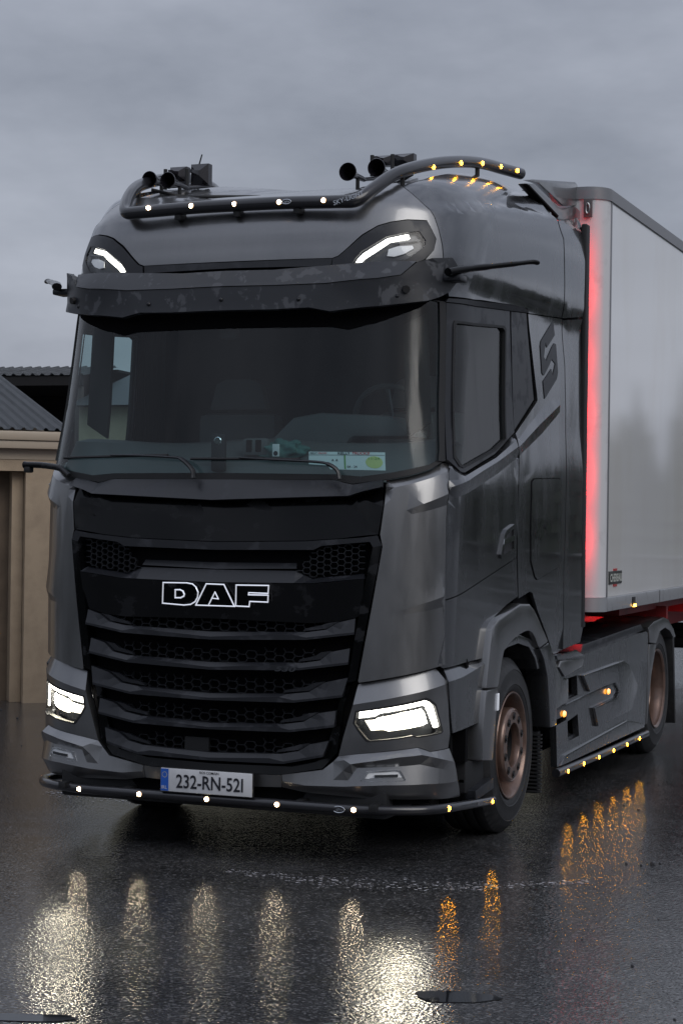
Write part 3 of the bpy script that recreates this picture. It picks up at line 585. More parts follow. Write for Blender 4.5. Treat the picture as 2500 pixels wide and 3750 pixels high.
# ---------------- ground ----------------
def asphalt():
    m=bpy.data.materials.new('wet_asphalt'); m.use_nodes=True; n=m.node_tree; b=n.nodes['Principled BSDF']; N=n.nodes.new; L=n.links.new
    t=N('ShaderNodeTexCoord')
    big=N('ShaderNodeTexNoise'); big.inputs['Scale'].default_value=.35; big.inputs['Detail'].default_value=5; big.inputs['Distortion'].default_value=.6
    mid=N('ShaderNodeTexNoise'); mid.inputs['Scale'].default_value=3.0; mid.inputs['Detail'].default_value=6
    g=N('ShaderNodeTexVoronoi'); g.inputs['Scale'].default_value=70
    g2=N('ShaderNodeTexNoise'); g2.inputs['Scale'].default_value=42; g2.inputs['Detail'].default_value=2; g2.inputs['Roughness'].default_value=.5
    for q in (big,mid,g,g2): L(t.outputs['Object'],q.inputs['Vector'])
    # colour: dark binder, paler worn stone
    r=N('ShaderNodeValToRGB'); e=r.color_ramp.elements; e[0].position=.3;e[0].color=(.010,.0105,.0115,1);e[1].position=.72;e[1].color=(.060,.061,.065,1)
    s1=N('ShaderNodeMath');s1.operation='ADD'; L(mid.outputs[0],s1.inputs[0]); L(g2.outputs[0],s1.inputs[1])
    s2=N('ShaderNodeMath');s2.operation='MULTIPLY';s2.inputs[1].default_value=.5;L(s1.outputs[0],s2.inputs[0]);L(s2.outputs[0],r.inputs[0])
    st_=N('ShaderNodeTexVoronoi'); st_.inputs['Scale'].default_value=85; L(t.outputs['Object'],st_.inputs['Vector'])
    sc_=N('ShaderNodeSeparateColor'); L(st_.outputs['Color'],sc_.inputs[0])
    sr=N('ShaderNodeMapRange'); sr.inputs[1].default_value=.72; sr.inputs[2].default_value=1.0; sr.inputs[4].default_value=.85; L(sc_.outputs[0],sr.inputs[0])
    sm=N('ShaderNodeMix'); sm.data_type='RGBA'; sm.inputs[7].default_value=(.15,.15,.155,1); L(sr.outputs[0],sm.inputs[0]); L(r.outputs[0],sm.inputs[6]); L(sm.outputs[2],b.inputs['Base Color'])
    # wetness: film of water in the low parts
    w=N('ShaderNodeMapRange'); w.inputs[1].default_value=.46;w.inputs[2].default_value=.66; L(big.outputs[0],w.inputs[0])
    rr=N('ShaderNodeMapRange'); rr.inputs[3].default_value=.09; rr.inputs[4].default_value=.24; L(w.outputs[0],rr.inputs[0])
    L(rr.outputs[0],b.inputs['Roughness'])
    st=N('ShaderNodeMapRange'); st.inputs[3].default_value=.7; st.inputs[4].default_value=1.0; L(w.outputs[0],st.inputs[0])
    hs=N('ShaderNodeMath');hs.operation='MULTIPLY';hs.inputs[1].default_value=1.0; L(g.outputs['Distance'],hs.inputs[0])
    g2s=N('ShaderNodeMath');g2s.operation='MULTIPLY';g2s.inputs[1].default_value=.7;L(g2.outputs[0],g2s.inputs[0])
    ha=N('ShaderNodeMath');ha.operation='ADD'; L(hs.outputs[0],ha.inputs[0]); L(g2s.outputs[0],ha.inputs[1])
    bp=N('ShaderNodeBump'); bp.inputs['Distance'].default_value=.0014; L(st.outputs[0],bp.inputs['Strength']); L(ha.outputs[0],bp.inputs['Height'])
    b2=N('ShaderNodeBump'); b2.inputs['Distance'].default_value=.005; b2.inputs['Strength'].default_value=.5; L(mid.outputs[0],b2.inputs['Height']); L(bp.outputs[0],b2.inputs['Normal'])
    L(b2.outputs[0],b.inputs['Normal']); b.inputs['Specular IOR Level'].default_value=.5
    return m
bm=bmesh.new()
G=600
bmesh.ops.create_grid(bm,x_segments=60,y_segments=60,size=G)
mk('ground',bm,asphalt(),None,kind='structure')
# ---------------- the yard behind: garage, open shed, far building ----------------
STUCCO=mat('beige_render',(.43,.335,.235),.85,noise=(5,(.33,.255,.18),.42,.75),bump=(90,.002))
CREAM=mat('cream_render',(.42,.40,.30),.8,noise=(3,(.33,.31,.23),.4,.8))
ROOFG=mat('grey_corrugated_roof',(.105,.115,.125),.38,.3,noise=(3,(.07,.078,.088),.4,.8))
FASC=mat('beige_gutter_paint',(.42,.35,.27),.4)
SHEDR=mat('shed_sheet',(.16,.17,.18),.5,.2,noise=(2,(.10,.105,.11),.4,.8)); SHEDD=mat('shed_dark',(.012,.012,.013),.9)
PURL=mat('shed_steel',(.10,.085,.08),.6)
def local(name,bm,m,parent,ang=25,**p):
    bmesh.ops.recalc_face_normals(bm,faces=bm.faces); finish(bm,ang); me=bpy.data.meshes.new(name); bm.to_mesh(me); bm.free(); return link(name,me,m,parent,**p)
def corrug(x0,x1,y0,y1,z0,k,pitch=.10,h=.018,along='y',t=.01):
    """sheet whose ribs run up the slope"""
    bm=bmesh.new(); n=int((x1-x0)/pitch*6); A=[];B=[]
    for i in range(n+1):
        x=x0+(x1-x0)*i/n; ph=(i%6); hh=h if ph in(1,2) else 0
        A.append(bm.verts.new((x,y0,z0+hh))); B.append(bm.verts.new((x,y1,z0+(y1-y0)*k+hh)))
    for i in range(n): bm.faces.new((A[i],A[i+1],B[i+1],B[i]))
    bmesh.ops.solidify(bm,geom=bm.faces[:],thickness=t); return bm
GA=thing('garage','beige rendered garage with a low corrugated grey roof, left of the truck','garage',(-4.97,6.39,0)); GA.rotation_euler=(0,0,math.radians(40))
bm=bmesh.new(); box(bm,-.04,.30,0,.30,0,2.44); box(bm,-4.2,-.04,0,.30,2.19,2.44); box(bm,-8,-4.2,0,.30,0,2.44); box(bm,.10,.30,.30,6,0,2.44); box(bm,-8,-7.8,.3,6,0,2.44); box(bm,-7.8,.10,5.8,6,0,2.44)
local('wall',bm,STUCCO,GA)
bm=bmesh.new(); box(bm,-4.2,-.04,.303,.36,0,2.25); d=local('door_panel',bm,mat('brown_door',(.17,.125,.085),.6,noise=(4,(.11,.08,.055),.4,.7)),GA)
bm=bmesh.new(); box(bm,-.15,-.043,.12,.30,0,2.187,.004); local('door_post',bm,STUCCO,GA)
bm=bmesh.new(); box(bm,-8.1,.34,-.10,.0,2.40,2.47,.006); box(bm,-8.1,.34,-.12,-.01,2.475,2.565,.02); local('gutter',bm,FASC,GA)
bm=bmesh.new(); box(bm,-8,.34,-.008,-.001,2.30,2.40); local('eaves_board',bm,FASC,GA)
local('roof',corrug(-8.1,.38,-.12,6.2,2.575,math.tan(math.radians(10)),.105,.022),ROOFG,GA)
bm=prism([(0,2.44),(5.98,2.44),(5.98,3.46)],.10,.30); local('gable',bm,STUCCO,GA)
SH=thing('open_shed','dark open sided shed with a rusty edged corrugated roof behind the garage','shed',(-10.1,16,0))
def sh(name,bm,m): bm.transform(Matrix.Rotation(math.radians(6),4,'Z')); return local(name,bm,m,SH)
sh('roof',corrug(-9,0.25,0,1.3,3.915,.17,.16,.03),SHEDR)
bm=bmesh.new(); box(bm,-9,.25,1.3,8,4.06,4.10); sh('roof_deck',bm,SHEDD)
bm=bmesh.new(); box(bm,-9,.2,.02,.08,3.76,3.90); sh('beam',bm,SHEDD)
for i,x in enumerate((.1,-1.12,-4.6,-8.4)):
    bm=bmesh.new(); box(bm,x-.05,x+.05,.1,.2,0,3.75); sh('post',bm,PURL)
bm=bmesh.new(); box(bm,-9,.3,6.8,7,0,4.05); sh('back_wall',bm,SHEDD)
FB=thing('cream_outbuilding','cream walled outbuilding with a dark slate roof, seen through the cab window','building',(-6.6,15.6,0))
bm=bmesh.new(); box(bm,-3.1,3.0,0,5,0,3.40); local('wall',bm,CREAM,FB)
bm=prism([(-.2,3.41),(2.5,4.24),(5.2,3.41)],-3.2,3.2); local('roof',bm,mat('wet_slate',(.035,.04,.045),.35,noise=(30,(.06,.066,.072),.4,.7)),FB)
# far hedge banks that close the horizon, and the conifer belt mirrored in the truck's flank
def ridge(name,r,h,seed,m,a0,a1,n,label=None,**p):
    rnd=random.Random(seed); bm=bmesh.new(); A=[];B=[];Cc=[]
    for i in range(n+1):
        a=math.radians(a0+(a1-a0)*i/n); hh=h*(.6+.3*math.sin(i*.21+seed)+.25*rnd.random())
        A.append(bm.verts.new((r*math.cos(a),r*math.sin(a),-.2)));B.append(bm.verts.new(((r+3)*math.cos(a),(r+3)*math.sin(a),hh)));Cc.append(bm.verts.new(((r+40)*math.cos(a),(r+40)*math.sin(a),hh*.8)))
    for i in range(n): bm.faces.new((A[i],A[i+1],B[i+1],B[i])); bm.faces.new((B[i],B[i+1],Cc[i+1],Cc[i]))
    return mk(name,bm,m,None,60,**p)
HED=mat('far_hedge',(.018,.024,.018),.95,noise=(1.2,(.035,.042,.03),.4,.7))
ridge('hills',230,9,3,HED,0,360,420,kind='structure')
ridge('hedge_bank',46,7.5,8,HED,178,372,260,kind='structure')
NEED=mat('conifer_needles',(.016,.024,.016),.9,noise=(2,(.035,.045,.028),.4,.7)); BARK=mat('bark',(.05,.04,.03),.9)
bm=bmesh.new(); rnd=random.Random(5)
for i in range(150):
    x=3+i*.30+rnd.uniform(-.3,.3); y=82+rnd.uniform(-7,7); h=rnd.choice([6.5,7,7.5,8.2,9.6,7,6.8])*rnd.uniform(.88,1.08); w=rnd.uniform(.9,1.9)
    for k in range(7):
        zb=.3+h*.82*k/7; rr=w*(1-k/7.6); 
        vs=[bm.verts.new((x+rr*math.cos(t*.785+k)*rnd.uniform(.7,1.15),y+rr*math.sin(t*.785+k)*rnd.uniform(.7,1.15),zb+rnd.uniform(-.15,.1))) for t in range(8)]
        tp=bm.verts.new((x,y,zb+h*.30))
        for t in range(8): bm.faces.new((vs[t],vs[(t+1)%8],tp))
mk('conifer_belt',bm,NEED,None,60,recalc=False,kind='stuff',label='ragged belt of dark conifers far beyond the yard',category='trees')

# ---------------- the truck ----------------
TR=thing('tractor_truck','dark grey metallic tractor truck with lit headlamps, roof light bar and bronze wheels','truck',(0,0,0))
def uvz(name,pre=(),post=()): return list(pre)+T[name]+list(post)
def side(x,poly_x=1): return lambda a,b,d: (x+d,a,b)
def sides(name,m,poly,x,t=.02,bev=.004,**p):
    a=mk(name,prism(poly,x,x-t,bev),m,TR,25,**p); b=mk(name,prism(poly,-x,-x+t,bev),m,TR,25,**p); return a,b
# inner dark shell that stops light passing through the shut lines
panel('cab_shell',TR,DEEP,[(0,.30),(1.2,.30),(1.3,1.2),(1.17,1.97),(0,1.97)],d=-.075,thick=0,step=.15,full=True)
panel('cab_shell',TR,DEEP,[(0,2.955),(3.87,2.97),(3.87,3.50),(2.7,3.52),(1.7,3.56),(1.0,3.50),(0,3.45)],d=-.05,thick=0,step=.10,full=True)
both('cab_shell',TR,DEEP,[(1.19,1.0),(1.55,1.0),(1.75,1.36),(2.35,1.36),(2.6,1.16),(3.87,1.14),(3.87,2.98),(1.19,2.94)],holes=[T['door_glass']],d=-.04,thick=0,step=.15)
bm=bmesh.new(); box(bm,-1.2,1.2,2.90,2.94,1.05,3.6); mk('rear_wall',bm,INTD,TR)
bm=bmesh.new(); box(bm,-1.05,1.05,.5,2.9,1.30,1.36); mk('cab_floor',bm,INTD,TR)
# painted front
cp=T['corner']; corner_f=[T['corner_f1'],T['corner_f2'],T['corner_f3'],T['corner_f4'],T['corner_f5']]
both('corner_panel',TR,PAINT,cp,feats=corner_f,thick=.03,step=.04)
uf=[(0,3.157)]+T['upper_front'][1:]+[(.93,3.60),(.6,3.60),(0,3.60)]
panel('brow_panel',TR,PAINT,uf,thick=.02,step=.04,full=True)
panel('roof_panel',TR,PAINT,[(0,3.55),(.93,3.53),(1.15,3.70),(1.5,3.76),(2.17,3.72),(2.87,3.61),(2.9,3.68),(2.6,3.82),(2.3,3.90),(2.1,3.93),(0,3.935)],d=-.022,thick=0,step=.07,full=True)
panel('brow_strip',TR,CHAR,[(0,3.152)]+T['lamp_strip'][1:4]+[(0,3.110)],thick=.02,step=.08,full=True)
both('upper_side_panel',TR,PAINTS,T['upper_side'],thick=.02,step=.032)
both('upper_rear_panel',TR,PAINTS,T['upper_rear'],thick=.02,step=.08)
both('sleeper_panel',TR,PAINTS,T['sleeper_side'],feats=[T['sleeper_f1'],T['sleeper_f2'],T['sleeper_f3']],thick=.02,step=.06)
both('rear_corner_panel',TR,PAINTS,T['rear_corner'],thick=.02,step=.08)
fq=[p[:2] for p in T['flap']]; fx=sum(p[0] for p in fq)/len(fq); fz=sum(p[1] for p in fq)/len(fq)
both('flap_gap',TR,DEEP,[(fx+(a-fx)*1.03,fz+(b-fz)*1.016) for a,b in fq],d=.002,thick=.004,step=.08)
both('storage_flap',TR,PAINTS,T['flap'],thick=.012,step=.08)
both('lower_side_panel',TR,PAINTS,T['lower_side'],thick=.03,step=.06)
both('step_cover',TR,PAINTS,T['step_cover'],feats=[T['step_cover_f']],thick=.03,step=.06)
for mi in (0,1):
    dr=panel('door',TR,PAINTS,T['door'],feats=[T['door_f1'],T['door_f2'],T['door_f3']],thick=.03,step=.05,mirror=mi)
    panel('window_frame',dr,CHAR,T['door_frame'],holes=[T['door_glass']],d=.002,thick=.03,step=.06,mirror=mi)
    gl=[(p[0],p[1],-.012) for p in T['door_glass']]
    panel('window_glass',dr,SGLASS,gl,thick=0,step=.12,mirror=mi)
    g=[(p[0],p[1]) for p in T['door_glass']]; cx=sum(p[0] for p in g)/len(g); cz=sum(p[1] for p in g)/len(g)
    g2=[(cx+(a-cx)*.965,cz+(b-cz)*.975) for a,b in g]
    panel('window_seal',dr,BLACK,[(cx+(a-cx)*1.015,cz+(b-cz)*1.01) for a,b in g],holes=[g2],d=.006,thick=.02,step=.08,mirror=mi)
    panel('door_handle',dr,PAINTS,[p[:2] for p in T['handle_frame']],holes=[[p[:2] for p in T['handle_hole']]],d=.014,thick=.02,step=.05,mirror=mi)
    hh=[p[:2] for p in T['handle_hole']]
    panel('handle_recess',dr,BLACK,hh,d=.003,thick=0,step=.05,mirror=mi)
    hz=sum(p[1] for p in hh)/len(hh); hx=[p[0] for p in hh]
    panel('handle_grip',dr,CHROME,[(min(hx)+.0,hz-.02),(max(hx),hz+.0),(max(hx),hz+.03),(min(hx)+.01,hz+.008)],d=.016,thick=.01,step=.05,mirror=mi)
both('quarter_panel',TR,CHAR,T['quarter'],d=.002,thick=.02,step=.08)
both('rain_gutter',TR,CHAR,T['gutter'],thick=.02,step=.06)
both('windscreen_pillar',TR,BLACK,T['apillar'],d=.004,thick=.03,step=.06)
ws=[(0,2.955)]+T['windscreen'][1:10]+[(0,2.019)]
panel('windscreen',TR,GLASS,ws,d=-.004,thick=0,step=.06,full=True)
panel('windscreen_header',TR,DEEP,[(0,2.965)]+[(a,b) for a,b,c in T['header'][1:8]]+[(0,2.795)],d=.004,thick=.006,step=.06,full=True)
panel('windscreen_seal',TR,BLACK,T['basestrip'],thick=.02,step=.05,full=True)
# cowl, bonnet and grille
panel('cowl',TR,CHAR,[(0,1.985,0)]+T['cowl'][1:6]+[(0,1.872,.06)],thick=.05,step=.05,full=True)
panel('bonnet',TR,GLOSSB,[(p[0],p[1],-.035 if i<3 else 0) for i,p in enumerate(T['bonnet'])],thick=.03,step=.05,full=True)
GR=panel('grille',TR,DEEP,[(p[0],p[1],-.07) for p in T['grille_outline']],thick=0,step=.08,full=True)
panel('grille_frame',GR,CHAR,T['surround_top'],d=.005,thick=.07,step=.05,full=True)
for mi in (0,1):
    panel('grille_frame_side',GR,GLOSSB,T['surround_side'],d=.004,thick=.07,step=.06,mirror=mi)
panel('slot_lip',GR,CHAR,T['slot_lip'],thick=.01,step=.08,full=True)
panel('badge_shelf',GR,CHAR,T['badge_shelf'],thick=.03,step=.05,full=True)
panel('badge_panel',GR,GLOSSB,T['badge_panel'],thick=.03,step=.05,full=True)
def z0(l): # put the two middle points exactly on the centre line
    return [(0.0,)+tuple(p[1:]) if p[0]<.06 else p for p in l]
for i in range(1,6):
    s=z0(T['slat%d'%i]); b=s[-1]; s=s[:-1]
    k=s[6]; low=[(0,b[1],.03)]
    feat=[(0,s[0][1]+(b[1]-s[0][1])*.62,.03),(k[0]-.08,k[1]+.026,.03),(k[0],k[1]+.012,.03),(s[5][0],s[5][1]+.012,.02)]
    panel('slat',GR,CHAR,s+low,feats=[[(p[0] if j else .001,p[1],p[2]) for j,p in enumerate(feat)]],thick=.045,step=.05,full=True,ang=12)
    # raised arrow-shaped end of the opening
    a=s[2];t=s[3];q=s[1]
    for mi in (0,1):
        panel('slat_end_trim',GR,CHAR,[(q[0]-.03,q[1]+.004),(a[0],a[1]+.006),(t[0],t[1]+.004),(t[0]-.055,t[1]-.004),(a[0]-.03,a[1]+.022),(q[0]-.02,q[1]+.018)],d=-.008,thick=.02,step=.05,mirror=mi)
def honey(name,poly,d,cw=.105,ch=.040,full=True,mirror=0):
    """long hexagonal mesh: thin walls standing in depth"""
    P=[(p[0],p[1]) for p in poly]
    bm=bmesh.new(); x1=max(p[0] for p in P)+.05; y0=min(p[1] for p in P)-.03; y1=max(p[1] for p in P)+.03
    sg=(1,-1) if full else ((-1,) if mirror else (1,))
    W2=cw/2; seen=set()
    def wall(a,b):
        m=((a[0]+b[0])/2,(a[1]+b[1])/2)
        if not inside(m,P): return
        w=.0022
        dx,dy=b[0]-a[0],b[1]-a[1]; l=math.hypot(dx,dy); nx,ny=-dy/l*w,dx/l*w
        for s in sg:
            q=[(a[0]+nx,a[1]+ny),(b[0]+nx,b[1]+ny),(b[0]-nx,b[1]-ny),(a[0]-nx,a[1]-ny)]
            f=[bm.verts.new(H(s*p[0],p[1],d)) for p in q]; g=[bm.verts.new(H(s*p[0],p[1]-.004,d-.022)) for p in q]
            bm.faces.new(f if s>0 else f[::-1])
            for k in range(4):
                v=(f[k],g[k],g[(k+1)%4],f[(k+1)%4]); bm.faces.new(v if s>0 else v[::-1])
    j=0; y=y0
    while y<y1:
        off=(j%2)*cw*.5; i=-1; x=-cw+off
        while x<x1:
            h=ch; f=cw*.19
            # hexagon centred (x,y): flat top of half-length f, points left/right
            tl=(x-f,y+h*.5);trr=(x+f,y+h*.5);r=(x+W2-f,y);bl=(x-f,y-h*.5);br=(x+f,y-h*.5);l=(x-W2+f,y)
            wall(tl,trr); wall(trr,r); wall(r,br); wall(l,tl); wall(bl,l); wall((r[0],r[1]),(x+W2+f,y))
            x+=cw
        j+=1; y+=ch*.5*1.0
        y=y0+j*ch*.5
    return mk(name,bm,MESHM,GR,30,False)
MESHM=mat('grille_mesh_plastic',(.034,.037,.044),.34)
for i in range(1,6): honey('mesh',z0(T['mesh%d'%i]),-.035)
cv=T['corner_vent']; [honey('corner_vent',[p[:2] for p in cv],-.02,cw=.072,ch=.031,full=False,mirror=q) for q in (0,1)]
both('lower_frame',GR,GLOSSB,z0(T['lower_surround']),thick=.05,step=.05)
text('engine_badge',GR,MESHM,'530',.115,None,(1,0,0),(0,0,1),height=.026,shear=.25,hull=(.425,1.008,.034),depth=.004,bold=.03)
# chrome outlined letters
def outline(name,poly,d,r=.0035,m=None):
    bm=bmesh.new(); pts=[H(p[0],p[1],d) for p in poly]; n=len(pts)
    for i in range(n):
        a,b=Vector(pts[i]),Vector(pts[(i+1)%n]); e=(b-a).normalized()*r*.7; sweep(bm,[a-e,b+e],r,6)
    return mk(name,bm,m or LOGO,lt,40)
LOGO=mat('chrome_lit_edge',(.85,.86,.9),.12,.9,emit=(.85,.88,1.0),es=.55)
for nm in ('D','A','F'):
    po=[p[:2] for p in T[nm+'_outer']]
    lt=panel('badge_letter',GR,GLOSSB,po,d=.034,thick=.014,step=.05,label='black letter %s with a chrome outline'%nm)
    outline('letter_outline',po,.035)
    if nm+'_inner' in T: outline('letter_outline',[p[:2] for p in T[nm+'_inner']],.035,.004 if nm=='D' else .003)
# bumper
LP=[]
for mi in (0,1):
    lp=panel('lamp_panel',TR,PAINT,T['lamp_panel'],holes=[T['headlamp']],feats=[T['lamp_panel_f1']],thick=.05,step=.05,mirror=mi)
    hl=[p[:2] for p in T['headlamp']]
    hd=panel('headlamp',TR,LAMPD,hl,d=-.07,thick=0,step=.06,mirror=mi)
    panel('lens',hd,CLEAR,hl,d=.004,thick=0,step=.06,mirror=mi)
    g2=[]; cx=sum(p[0] for p in hl)/len(hl); cz=sum(p[1] for p in hl)/len(hl)
    panel('bezel',hd,BLACK,hl,holes=[[(cx+(a-cx)*.955,cz+(b-cz)*.90) for a,b in hl]],d=.006,thick=.03,step=.06,mirror=mi)
    panel('daytime_strip',hd,DRL,[p[:2] for p in T['drl']],d=-.008,thick=.01,step=.05,mirror=mi)
    bpoly=[p[:2] for p in T['beam']]
    panel('reflector',hd,BEAMD,bpoly,d=-.045,thick=.01,step=.05,mirror=mi)
    for (a,b,w,h) in ((1.03,.762,.062,.034),(.905,.742,.032,.026)):
        panel('projector',hd,BEAM,[(a+w*math.cos(t*.524),b+w*.12*math.cos(t*.524)+h*math.sin(t*.524)) for t in range(12)],d=-.036,thick=.008,step=.06,mirror=mi)
    panel('divider',hd,LAMPD,[(.80,.762),(.868,.772),(.89,.788),(1.09,.828),(1.085,.818),(.885,.778),(.866,.762),(.80,.752)],d=-.012,thick=.02,step=.06,mirror=mi)
    bp=panel('bumper_corner',TR,PAINT,T['bumper'],feats=[T['bumper_f1'],T['bumper_f2'],T['bumper_f3'],T['bumper_f4']],thick=.04,step=.05,mirror=mi)
    fg=[p[:2] for p in T['fog']]
    fo=panel('fog_lamp',TR,LAMPIN,fg,d=.012,thick=.03,step=.05,mirror=mi)
    cx=sum(p[0] for p in fg)/len(fg); cz=sum(p[1] for p in fg)/len(fg)
    panel('bezel',fo,CHROME,fg,holes=[[(cx+(a-cx)*.88,cz+(b-cz)*.80) for a,b in fg]],d=.016,thick=.02,step=.05,mirror=mi)
    panel('bulb_bar',fo,LAMPD,[(.86,.482),(.955,.487),(.955,.474),(.86,.469)],d=.02,thick=.01,step=.05,mirror=mi)
panel('bumper_centre',TR,PAINT,z0(T['bumper_mid']),thick=.03,step=.06,full=True)
bm=bmesh.new(); box(bm,-.95,.95,.10,.5,.25,.40,.02); mk('valance',bm,BLACK,TR)
# number plate
PW=mat('plate_white',(.62,.63,.66),.35,noise=(8,(.50,.51,.53),.5,.8)); PB=mat('plate_blue',(.02,.10,.45),.35); PK=mat('plate_ink',(.012,.013,.02),.4)
bm=bmesh.new(); box(bm,-.264,.264,-.05,-.03,.340,.462,.004); pf=mk('number_plate',bm,PW,TR)
bm=bmesh.new(); box(bm,-.268,.268,-.046,-.028,.336,.466,.004); mk('plate_holder',bm,BLACK,pf)
bm=bmesh.new(); box(bm,-.261,-.217,-.0525,-.0505,.343,.459); mk('country_band',bm,PB,pf)
text('plate_number',pf,PK,'232-RN-52I',.385,(.022,-.0512,.398),(1,0,0),(0,0,1),height=.072,bold=.012)
text('plate_county',pf,PK,'ROS COMÁIN',.11,(.02,-.0512,.452),(1,0,0),(0,0,1),bold=.01)
text('country_code',pf,PW,'IRL',.032,(-.239,-.053,.362),(1,0,0),(0,0,1))
bm=bmesh.new()
for k in range(12):
    a=k*math.pi/6; lathe(bm,[(.0001,0),(.0022,0)],(-.239+.014*math.cos(a),-.053,.428+.014*math.sin(a)),'y',5)
mk('star_ring',bm,mat('plate_gold',(.7,.6,.1),.4),pf)
# tow-eye cover square on the lowest mesh
panel('tow_cover',GR,BLACK,[(-.16,.555),(-.02,.555),(-.02,.625),(-.16,.625)],d=-.02,thick=.02,step=.08)
# upper lamps in the brow
for mi in (0,1):
    th=panel('brow_lamp',TR,CHAR,[p[:2] for p in T['top_housing']],holes=[[p[:2] for p in T['top_lens']]],d=.008,thick=.03,step=.05,mirror=mi)
    panel('lamp_back',th,LAMPD,[p[:2] for p in T['top_lens']],d=-.02,thick=0,step=.06,mirror=mi)
    panel('lens',th,CLEAR,[p[:2] for p in T['top_lens']],d=.004,thick=0,step=.06,mirror=mi)
    panel('light_strip',th,DRL,[p[:2] for p in T['top_drl']],d=-.004,thick=.006,step=.05,mirror=mi)
    panel('projector',th,LAMPIN,[p[:2] for p in T['top_proj']],d=-.010,thick=.008,step=.05,mirror=mi)
    panel('divider',th,LAMPD,[(.80,3.137),(.90,3.235),(1.01,3.262),(1.015,3.256),(.90,3.226),(.815,3.135)],d=-.006,thick=.004,step=.05,mirror=mi)
# sun visor
vl=[(0,2.991,.13)]+T['visor_low'][1:-1]+[(0,2.861,.13)]
VZ=panel('sun_visor',TR,VISM,vl,thick=.035,step=.05,full=True)
vt=[(0,3.082,.085)]+T['visor_top'][1:8]+[(0,2.995,.135)]
panel('visor_top',VZ,VISM,vt,thick=.02,step=.05,full=True)
for (u,z) in ((.46,2.915),(-.46,2.915),(.0,2.925),(.92,2.93),(-.92,2.93),(1.14,3.13),(1.13,3.02),(-1.14,3.13),(-1.13,3.02)):
    p=H(u,z,.132 if abs(u)<.8 else (.095 if abs(u)<1 else .05)); bm=bmesh.new(); bmesh.ops.create_uvsphere(bm,u_segments=10,v_segments=6,radius=.012); bmesh.ops.translate(bm,verts=bm.verts,vec=p); mk('visor_screw',bm,CHAR,VZ)
for s in (1,-1):
    for u in (.35,.95):
        bm=bmesh.new(); p=Vector(H(s*u,3.0,.0)); q=Vector(H(s*u,2.96,.12)); sweep(bm,[p,q],.02,8); mk('visor_bracket',bm,BLACK,VZ)
# camera arms beside the roof and at the near-side windscreen foot
for s in (1,-1):
    bm=bmesh.new(); sweep(bm,spline([(s*1.16,.34,3.075),(s*1.235,.46,3.105),(s*1.32,.58,3.130),(s*1.43,.72,3.160),(s*1.485,.79,3.175),(s*1.51,.82,3.172)],4),[.029]*4+[.024]*4+[.020]*4+[.017]*4+[.018]*4+[.014],12,True,.75)
    ca=mk('camera_arm',bm,GLOSSB,TR,40)
    bm=prism([(.70,3.155),(.83,3.175),(.835,3.15),(.77,3.138)],s*1.505,s*1.455,.006); bm.free()
    bm=bmesh.new(); box(bm,*sorted((s*1.10,s*1.215)),.38,.50,3.035,3.07,.012); mk('arm_foot',bm,CHAR,ca)
bm=bmesh.new(); sweep(bm,spline([(-.93,.11,2.005),(-1.02,.16,2.045),(-1.16,.20,2.062),(-1.27,.20,2.064)],5),[.014]*5+[.022]*5+[.022]*5+[.026],12,True,.8)
ka=mk('kerb_camera_arm',bm,GLOSSB,TR,40); bm=bmesh.new(); box(bm,-1.265,-1.225,.18,.23,2.02,2.055,.01); mk('camera_lens',bm,BLACK,ka)
# wipers
for pts,nm in (([( -.909,2.098),(-.30,2.112)],0),([(.10,2.093),(.515,2.092)],1)):
    pass
def ws_pt(x,z,d=.02):
    u=x; return Vector(H(u,z,d))
def wiper(xa,za,xb,zb,jx,jz,px_,pz):
    bm=bmesh.new(); sweep(bm,[ws_pt(xa+(xb-xa)*k/8,za+(zb-za)*k/8,.012) for k in range(9)],.008,6); w=mk('wiper',bm,BLACK,TR)
    bm=bmesh.new(); sweep(bm,spline([ws_pt((xa+xb)/2-.02,(za+zb)/2+.003,.03),ws_pt(jx-.28,jz+.012,.04),ws_pt(jx-.05,jz,.05),ws_pt(jx+.02,jz-.012,.055),ws_pt(px_,pz+.045,.05),ws_pt(px_+.012,pz,.05)],4),[.008]*4+[.012]*8+[.018]*8+[.020],8,True,.6); mk('wiper_arm',bm,CHAR,w)
wiper(-.965,2.100,-.30,2.112,-.21,2.094,-.125,1.985)
wiper(-.16,2.092,.46,2.092,.60,2.072,.665,1.985)
# top light bar
RB=T['topbarR']; full=[(-a,b,c) for a,b,c in reversed(RB)]+[(-.28,.235,3.461),(0,.232,3.462),(.28,.235,3.461)]+RB
BAR=tube('roof_light_bar',TR,TUBEM,spline(full,5),.035,16)
def lamp(parent,p,n,m,r=.012):
    r*=.8
    n=Vector(n).normalized(); bm=bmesh.new(); bmesh.ops.create_uvsphere(bm,u_segments=12,v_segments=8,radius=r)
    for v in bm.verts:
        k=v.co.dot(n); v.co-=n*k*.5
        v.co+=Vector(p)
    lm=mk('bar_lamp',bm,m,parent,60)
    bm=bmesh.new(); nn=n; a=nn.orthogonal().normalized(); b=nn.cross(a); c=[Vector(p)+ (a*math.cos(t*.5236)+b*math.sin(t*.5236))*(r*1.25) for t in range(13)]; sweep(bm,c,.0034,6,False); mk('halo_ring',bm,WARM_R if m is WHITE_L else AMB_R,lm); return lm  # glowing ring added to stand for the halo around the lamp
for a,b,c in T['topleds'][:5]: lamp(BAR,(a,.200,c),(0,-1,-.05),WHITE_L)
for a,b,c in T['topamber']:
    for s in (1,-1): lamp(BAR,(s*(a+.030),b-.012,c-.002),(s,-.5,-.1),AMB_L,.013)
for x in (-.35,0,.35): 
    bm=bmesh.new(); box(bm,x-.018,x+.018,.225,.30,3.40,3.44,.003); mk('bar_bracket',bm,BLACK,BAR)
